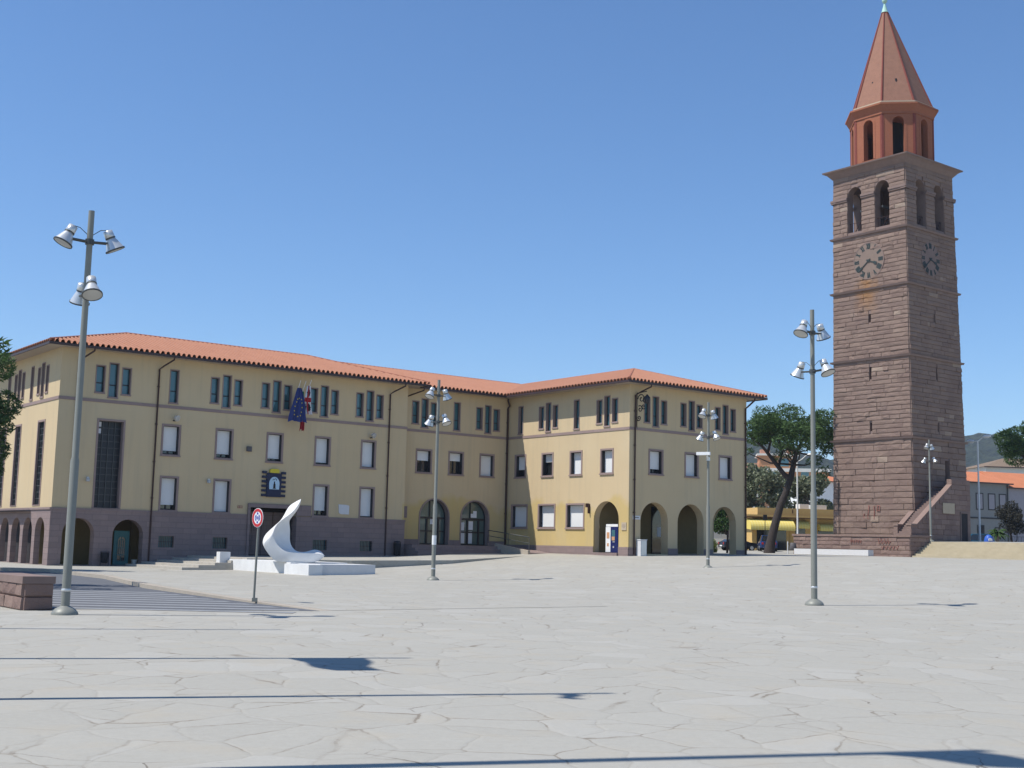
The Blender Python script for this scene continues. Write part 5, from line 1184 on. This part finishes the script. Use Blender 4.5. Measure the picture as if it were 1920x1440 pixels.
# ------------------------------------------------------------------ background buildings and street things
kz = 1.75
e = empty('kiosk', (24.6, 128.6, kz), R(12), 'single storey yellow kiosk with flat parapet roof and yellow awnings', 'kiosk')
m = MB(); m.box(.2, 13, 0, 5, -.2, 3.35); m.build('wall', M['kiosk'], e)
m = MB(); m.box(-.75, 13.3, -.9, 5.3, 3.35, 3.62); m.build('roof_slab', M['kiosk_dark'], e); m = MB(); m.box(.55, 13.2, -.55, 5.2, 3.62, 4.35); m.build('parapet', M['kiosk'], e)
m = MB(); m.box(-.72, 13.25, -.96, -.9, 3.44, 3.62); m.build('fascia', M['kiosk'], e)
def awning(mb, x0, x1, z1, r_, dep, n=8):
    pts = [(-dep * sin(pi / 2 * i / n), z1 - r_ * (1 - cos(pi / 2 * i / n))) for i in range(n + 1)] + [(-dep, z1 - r_ - .22)]
    for (y0, a), (y1, b_) in zip(pts, pts[1:]): mb.face([(x0, y0, a), (x1, y0, a), (x1, y1, b_), (x0, y1, b_)], 0, False)
    for x in (x0, x1): mb.face([(x, y, z) for y, z in pts] + [(x, 0, z1 - r_ - .1)])
m = MB(); awning(m, -.55, 4.25, 3.25, .95, 1.5); m.build('awning', M['awning'], e); m = MB(); awning(m, 4.75, 6.15, 3.15, .6, .9); m.build('awning', M['awning'], e); m = MB(); awning(m, 7.3, 9.6, 2.9, .55, .9); m.build('awning', M['awning'], e)
for q in ((.7, 3.9, .1, 2.3), (4.9, 6.0, .1, 2.4), (7.4, 9.5, .8, 2.2)): m = MB(); m.box(q[0], q[1], -.03, -.005, q[2], q[3]); m.build('shop_window', M['glass_dark'], e)
for q in ((.25, .6, 2.6), (4.3, 4.7, 2.8)): m = MB(); m.box(q[0], q[1], -.06, -.031, 0, q[2]); m.build('pillar', M['kiosk'], e)
m = MB(); m.box(7.2, 8.9, 1, 2, 4.35, 4.85); m.build('roof_unit', M['bench'], e); m = MB(); m.box(5.9, 6.9, 1, 2.0, 4.35, 4.9); m.build('roof_unit', M['bench'], e)
m = MB(); m.box(4.3, 4.45, -.56, -.551, 3.85, 4.25); m.box(4.9, 5.05, -.56, -.551, 3.75, 3.9); m.build('sign_marks', M['kiosk_dark'], e)
# plain wall strip between hall and kiosk
e = empty('garden_wall', (20.5, 131, 1.6), R(5), 'pale ochre garden wall with tiled coping left of the kiosk', 'wall'); m = MB(); m.box(-3, 4.0, 0, .3, -.2, 2.6); m.build('masonry', M['offwhite'], e); m = MB(); m.box(-3.1, 4.1, -.15, .45, 2.6, 2.85); m.build('coping', M['apt_roof'], e)
# direction sign by the pine
e = empty('dark_sign', (24.05, 118.5, 1.7), 0, 'dark rectangular sign on a thin pole in front of the big awning', 'sign'); m = MB(); m.cyl((0, 0, 0), (0, 0, 2.9), .035); m.build('pole', M['darkmetal'], e); m = MB(); m.box(-.18, .18, -.05, .03, 2.85, 3.4); m.build('panel', M['ink'], e)

def car(name, loc, rz, mat, label, L=3.9, Wd=1.62, H=1.42):
    e = empty(name, loc, rz, label, 'car', 'parked cars')
    b_ = MB(); prof = [(-L / 2, .32), (L / 2, .32), (L / 2 + .02, .62), (L / 2 - .12, .78), (L * .24, .88), (-L * .40, .92), (-L / 2 + .02, .84), (-L / 2 - .03, .6)]
    n = len(prof); V_ = []
    for y, k_ in ((-Wd / 2, .96), (-Wd / 2 + .1, 1.0), (Wd / 2 - .1, 1.0), (Wd / 2, .96)): V_.append([(x * k_, y, z) for x, z in prof])
    flat = [q for g in V_ for q in g]; fs = [(i * n + j, (i + 1) * n + j, (i + 1) * n + (j + 1) % n, i * n + (j + 1) % n) for i in range(3) for j in range(n)] + [tuple(range(n)), tuple(range(3 * n, 4 * n))[::-1]]
    b_.mesh(flat, fs); b_.build('body', mat, e)
    c = MB(); lo = [(-L * .44, .88), (L * .26, .87)]; hi = [(-L * .33, H), (L * .06, H - .01)]; y0, y1 = Wd / 2 - .06, Wd / 2 - .22
    q = [(lo[0][0], -y0, lo[0][1]), (lo[1][0], -y0, lo[1][1]), (lo[1][0], y0, lo[1][1]), (lo[0][0], y0, lo[0][1]), (hi[0][0], -y1, hi[0][1]), (hi[1][0], -y1, hi[1][1]), (hi[1][0], y1, hi[1][1]), (hi[0][0], y1, hi[0][1])]
    c.mesh(q, [(4, 5, 6, 7), (0, 1, 5, 4), (1, 2, 6, 5), (2, 3, 7, 6), (3, 0, 4, 7)]); c.build('cabin', mat, e)
    g = MB(); Q = [Vector(p_) for p_ in q]
    for f in ((0, 1, 5, 4), (1, 2, 6, 5), (2, 3, 7, 6), (3, 0, 4, 7)):
        pp = [Q[i] for i in f]; cen = sum(pp, Vector()) / 4; nn = (pp[1] - pp[0]).cross(pp[3] - pp[0]).normalized(); g.face([cen + (p_ - cen) * .86 + nn * .006 for p_ in pp])
    g.build('windows', M['glass_dark'], e)
    for x in (-L * .31, L * .31):
        for s_ in (-1, 1): t = MB(); t.cyl((x, s_ * (Wd / 2 - .2), .31), (x, s_ * (Wd / 2 + .02), .31), .31, n=16); wo = t.build('wheel', M['tyre'], e); r2 = MB(); r2.cyl((x, s_ * (Wd / 2 + .02), .31), (x, s_ * (Wd / 2 + .03), .31), .18, n=12); r2.build('rim', M['lampmetal'], wo)
    for s_ in (-1, 1): h = MB(); h.box(L / 2 - .12, L / 2 + .03, s_ * .5 - .16, s_ * .5 + .16, .58, .72); h.build('headlight', M['lens'], e); h = MB(); h.box(-L / 2 - .045, -L / 2 + .1, s_ * .58 - .1, s_ * .58 + .1, .62, .82); h.build('tail_light', M['lensred'], e)
    h = MB(); h.box(-L / 2 - .05, -L / 2 - .02, -.26, .26, .42, .54); h.build('number_plate', M['white'], e)
    return e
car('parked_car', (25.05, 122.3, 1.72), R(82), M['bluecar'], 'dark blue hatchback parked behind the pine trunk, seen from its back', H=1.5)
car('parked_car', (22.9, 126.2, 1.68), R(15), M['darkcar'], 'low dark car half hidden behind the right corner of the hall', L=3.6, H=1.12)
car('parked_car', (47.7, 129.5, 2.35), R(165), M['tealcar'], 'teal blue car showing its roof and bonnet over the terrace edge', L=4.3, H=1.62)
car('parked_car', (49.0, 139.0, 2.9), R(170), M['silvercar'], 'pale silver car parked before the grey house behind the palm', L=4.2, H=1.5)
e = empty('recycling_bin', (46.55, 122.5, 2.35), 0, 'blue bell shaped recycling bin with a white mark beyond the terrace', 'bin'); m = MB(); m.lathe([(.44, 0), (.46, .2), (.44, .9), (.34, 1.25), (.16, 1.42), (.05, 1.45)], n=18); m.build('body', M['bin_blue'], e); m = MB(); m.plate([(-.2, .85), (.2, .85), (.16, 1.05), (.0, 1.12), (-.16, 1.05)], -.45, -.34); m.build('mark', M['white'], e)
# street lights
def street_light(name, loc, H, arms, label):
    e = empty(name, loc, 0, label, 'street lamp', 'white street lamps'); m = MB(); m.lathe([(.11, 0), (.09, 1.0), (.065, H)], n=12); m.build('pole', M['white'], e)
    for dx, dy, dz in arms:
        m = MB(); m.tube([(0, 0, H - .02), (dx * .35, dy * .35, H + dz * .2), (dx * .75, dy * .75, H + dz * .8), (dx, dy, H + dz)], .045, 7); m.build('arm', M['white'], e)
        d = Vector((dx, dy, 0)).normalized(); c = Vector((dx, dy, H + dz)); m = MB(); m.lathe([(.03, -.12), (.14, .05), (.16, .35), (.08, .62)], c, 12, d + Vector((0, 0, .12))); m.build('lamp_head', M['white'], e)
street_light('street_lamp', (27.45, 120, 1.6), 8.7, [(1.0, -.1, .62), (-.8, .25, .62)], 'white street lamp with two arms in front of the kiosk')
street_light('street_lamp', (42.0, 112.6, 2.98), 9.0, [(.45, -.3, .35), (-.25, .35, -.03)], 'white street lamp on the terrace edge right of the tower')
# apartment block
e = empty('apartment_block', (47, 262, 2), R(-8), 'orange brick apartment block with white balconies and rooftop storey behind the trees', 'building')
m = MB(); m.box(0, 19, 0, 12, -1, 16.2); m.build('wall', M['apt_orange'], e)
m = MB(); m.box(-.5, 19.5, -.5, 12.5, 16.2, 16.9); m.build('parapet', M['offwhite'], e); m = MB(); m.box(-.3, 4.5, -.3, 8, 16.9, 17.9); m.build('roof', M['apt_roof'], e)
m = MB(); m.box(5, 12.5, 1, 9, 16.9, 19.6); m.build('rooftop_storey', M['apt_orange'], e); m = MB(); m.box(4.5, 13, .5, 9.5, 19.6, 20.0); m.build('roof', M['offwhite'], e)
m = MB(); m.box(5.2, 7.2, 1.5, 3.5, 20, 20.9); m.box(10.6, 12, 1.5, 3.5, 20, 20.8); m.build('chimney', M['apt_roof'], e)
for f in range(5):
    for x in (.8, 6.5, 12.6): q = MB(); q.box(x, x + 4.2, -1.3, -.01, 1.8 + f * 3, 2.9 + f * 3); q.build('balcony', M['offwhite'], e)
    for x in (1.6, 7.4, 13.4): q = MB(); q.box(x, x + 1.6, -.06, -.01, 3.0 + f * 3, 4.4 + f * 3); q.build('window', M['glass_teal'], e)
q = MB(); q.box(9, 11, .93, .99, 17.4, 19.0); q.build('window', M['glass_teal'], e)
# white house with tiled roof left of the tower
def house(name, loc, rz, wx, wy, h, ov, ridge, wall, roof, label, wins=(), hip=True):
    e = empty(name, loc, rz, label, 'house'); m = MB(); m.box(0, wx, 0, wy, -1, h); m.build('wall', wall, e)
    r_ = MB(); a = [(-ov, -ov, h), (wx + ov, -ov, h), (wx + ov, wy + ov, h), (-ov, wy + ov, h)]; i_ = wy / 2 if hip else -ov
    tp_ = [(i_, wy / 2, h + ridge), (wx - i_, wy / 2, h + ridge)]; r_.mesh(a + tp_, [(0, 1, 5, 4), (2, 3, 4, 5), (1, 2, 5), (3, 0, 4), (3, 2, 1, 0)]); r_.build('roof', roof, e)
    m = MB(); m.box(-ov, wx + ov, -ov - .08, -ov, h - .12, h + .04); m.build('gutter', M['gutter'], e)
    for (x, z, ww, hh, k_) in wins:
        q = MB(); q.ring(W if False else Fr((0, 0), (1, 0), (0, -1)), rect(x, x + ww, z, z + hh), rect(x + .12, x + ww - .12, z + .12, z + hh - .12), 0, .05); wo = q.build('window' if k_ < 2 else 'doorway', M['darkmetal'], e)
        q = MB(); q.box(x + .12, x + ww - .12, -.03, -.005, z + .12, z + hh - .12); q.build('pane', [M['lilac'], M['glass_dark'], M['interior']][k_], wo)
    return e
house('white_house', (48.6, 200, 2), R(20), 9, 9, 11.0, .5, 1.3, M['white'], M['redroof'], 'white house with a red roof peeping out left of the tower', [(2, 6, 1.2, 1.6, 1)])
house('grey_house', (53.6, 149, 2.9), R(24), 7.4, 9, 7.55, .35, 1.6, M['greyhouse'], M['redroof'], 'grey two storey house with red tile roof right of the tower', [(2.1, 4.3, 1.15, 2.0, 0), (4.0, 4.3, 1.15, 2.0, 0), (5.75, 4.3, 1.15, 2.0, 0), (2.2, .1, 1.1, 2.4, 2), (5.0, 1.2, .7, 1.1, 1)], hip=False)
e = bpy.data.objects['grey_house']; m = MB(); m.box(-.1, 7.3, -.08, -.005, 3.25, 3.42); m.build('band', M['darkmetal'], e); m = MB(); m.tube([(7.05, -.1, .2), (7.05, -.1, 7.4)], .06, 6); m.build('downpipe', M['darkmetal'], e)
house('lilac_house', (60.3, 152.0, 2.9), R(24), 9, 9, 7.1, .3, 2.2, M['lilac'], M['redroof'], 'pale house with red roof beside the grey house at the right edge', [], hip=False)
house('tan_house', (72.0, 190, 3.2), R(4), 16, 10, 12.0, .4, 1.7, M['offwhite'], M['brownroof'], 'tan house with a brown hipped roof rising behind the grey house', [(1.0, 9.3, .75, 1.5, 1), (2.0, 9.3, .75, 1.5, 1), (5.2, 9.3, .9, 1.5, 1)])
house('tan_house', (64.0, 196, 3.2), R(4), 9.5, 9, 11.3, .4, 2.3, M['offwhite'], M['tanroof'], 'tan roofed house mostly hidden by the tower edge, left of the brown roof', [], hip=True)
house('terrace_house', (24.5, 172, 2.0), R(25), 10, 9, 7, .4, 2.0, M['apt_orange'], M['apt_roof'], 'pink roofed house glimpsed through the last arcade arch and trees', [(1.5, 4, 1, 1.4, 1), (4.5, 4, 1, 1.4, 1)])
e = empty('roadside_wall', (47.0, 131.5, 2.3), R(5), 'low dark grey wall with railings below the grey house', 'wall'); m = MB(); m.box(1.6, 9, 0, .3, -.2, .95); m.build('masonry', M['greyhouse'], e); m = MB()
for i in range(20): m.cyl((1.8 + i * .35, .15, .95), (1.8 + i * .35, .15, 1.5), .02, n=5)
m.tube([(1.7, .15, 1.5), (8.8, .15, 1.5)], .025, 5); m.build('railing', M['darkmetal'], e)

# ------------------------------------------------------------------ wooded hill
rnd = random.Random(77)
def hz(x, y):
    crest = lerp_t(x, [(-900, 90), (150, 126), (283, 133), (385, 112), (470, 128), (546, 148), (602, 143), (700, 152), (900, 140), (2200, 100)]) + 4 * sin(x * .05) - 13
    t = max(0, min(1, (y - 700) / 800)); s_ = t * t * (3 - 2 * t)
    return 4 + crest * s_ + (3.5 * sin(x * .11 + y * .05) + 2.5 * sin(x * .23 - y * .17)) * t + rnd.uniform(-2.6, 2.6) * t
b = MB(); hx = axis([(-900, 150, 60), (150, 900, 7), (900, 2200, 60)]); hy = axis([(690, 1500, 30), (1500, 1800, 60)]); n = len(hx)
b.mesh([(x, y, hz(x, y)) for y in hy for x in hx], [(j * n + i, j * n + i + 1, (j + 1) * n + i + 1, (j + 1) * n + i) for j in range(len(hy) - 1) for i in range(n - 1)], 0, False)
tag(b.build('hill', M['hill']), None, None, None, 'structure')
# ------------------------------------------------------------------ air
b = MB(); b.box(-2500, 2500, -90, 2500, -2.0, 185.0)
hm = bpy.data.materials.new('haze_air'); hm.use_nodes = True; t = hm.node_tree; t.nodes.remove(t.nodes['Principled BSDF'])
pv = t.nodes.new('ShaderNodeVolumePrincipled'); pv.inputs['Color'].default_value = (.80, .88, 1.0, 1); pv.inputs['Density'].default_value = .00017; pv.inputs['Anisotropy'].default_value = .2
t.links.new(pv.outputs[0], t.nodes['Material Output'].inputs['Volume'])
tag(b.build('haze', hm), None, None, None, 'stuff')
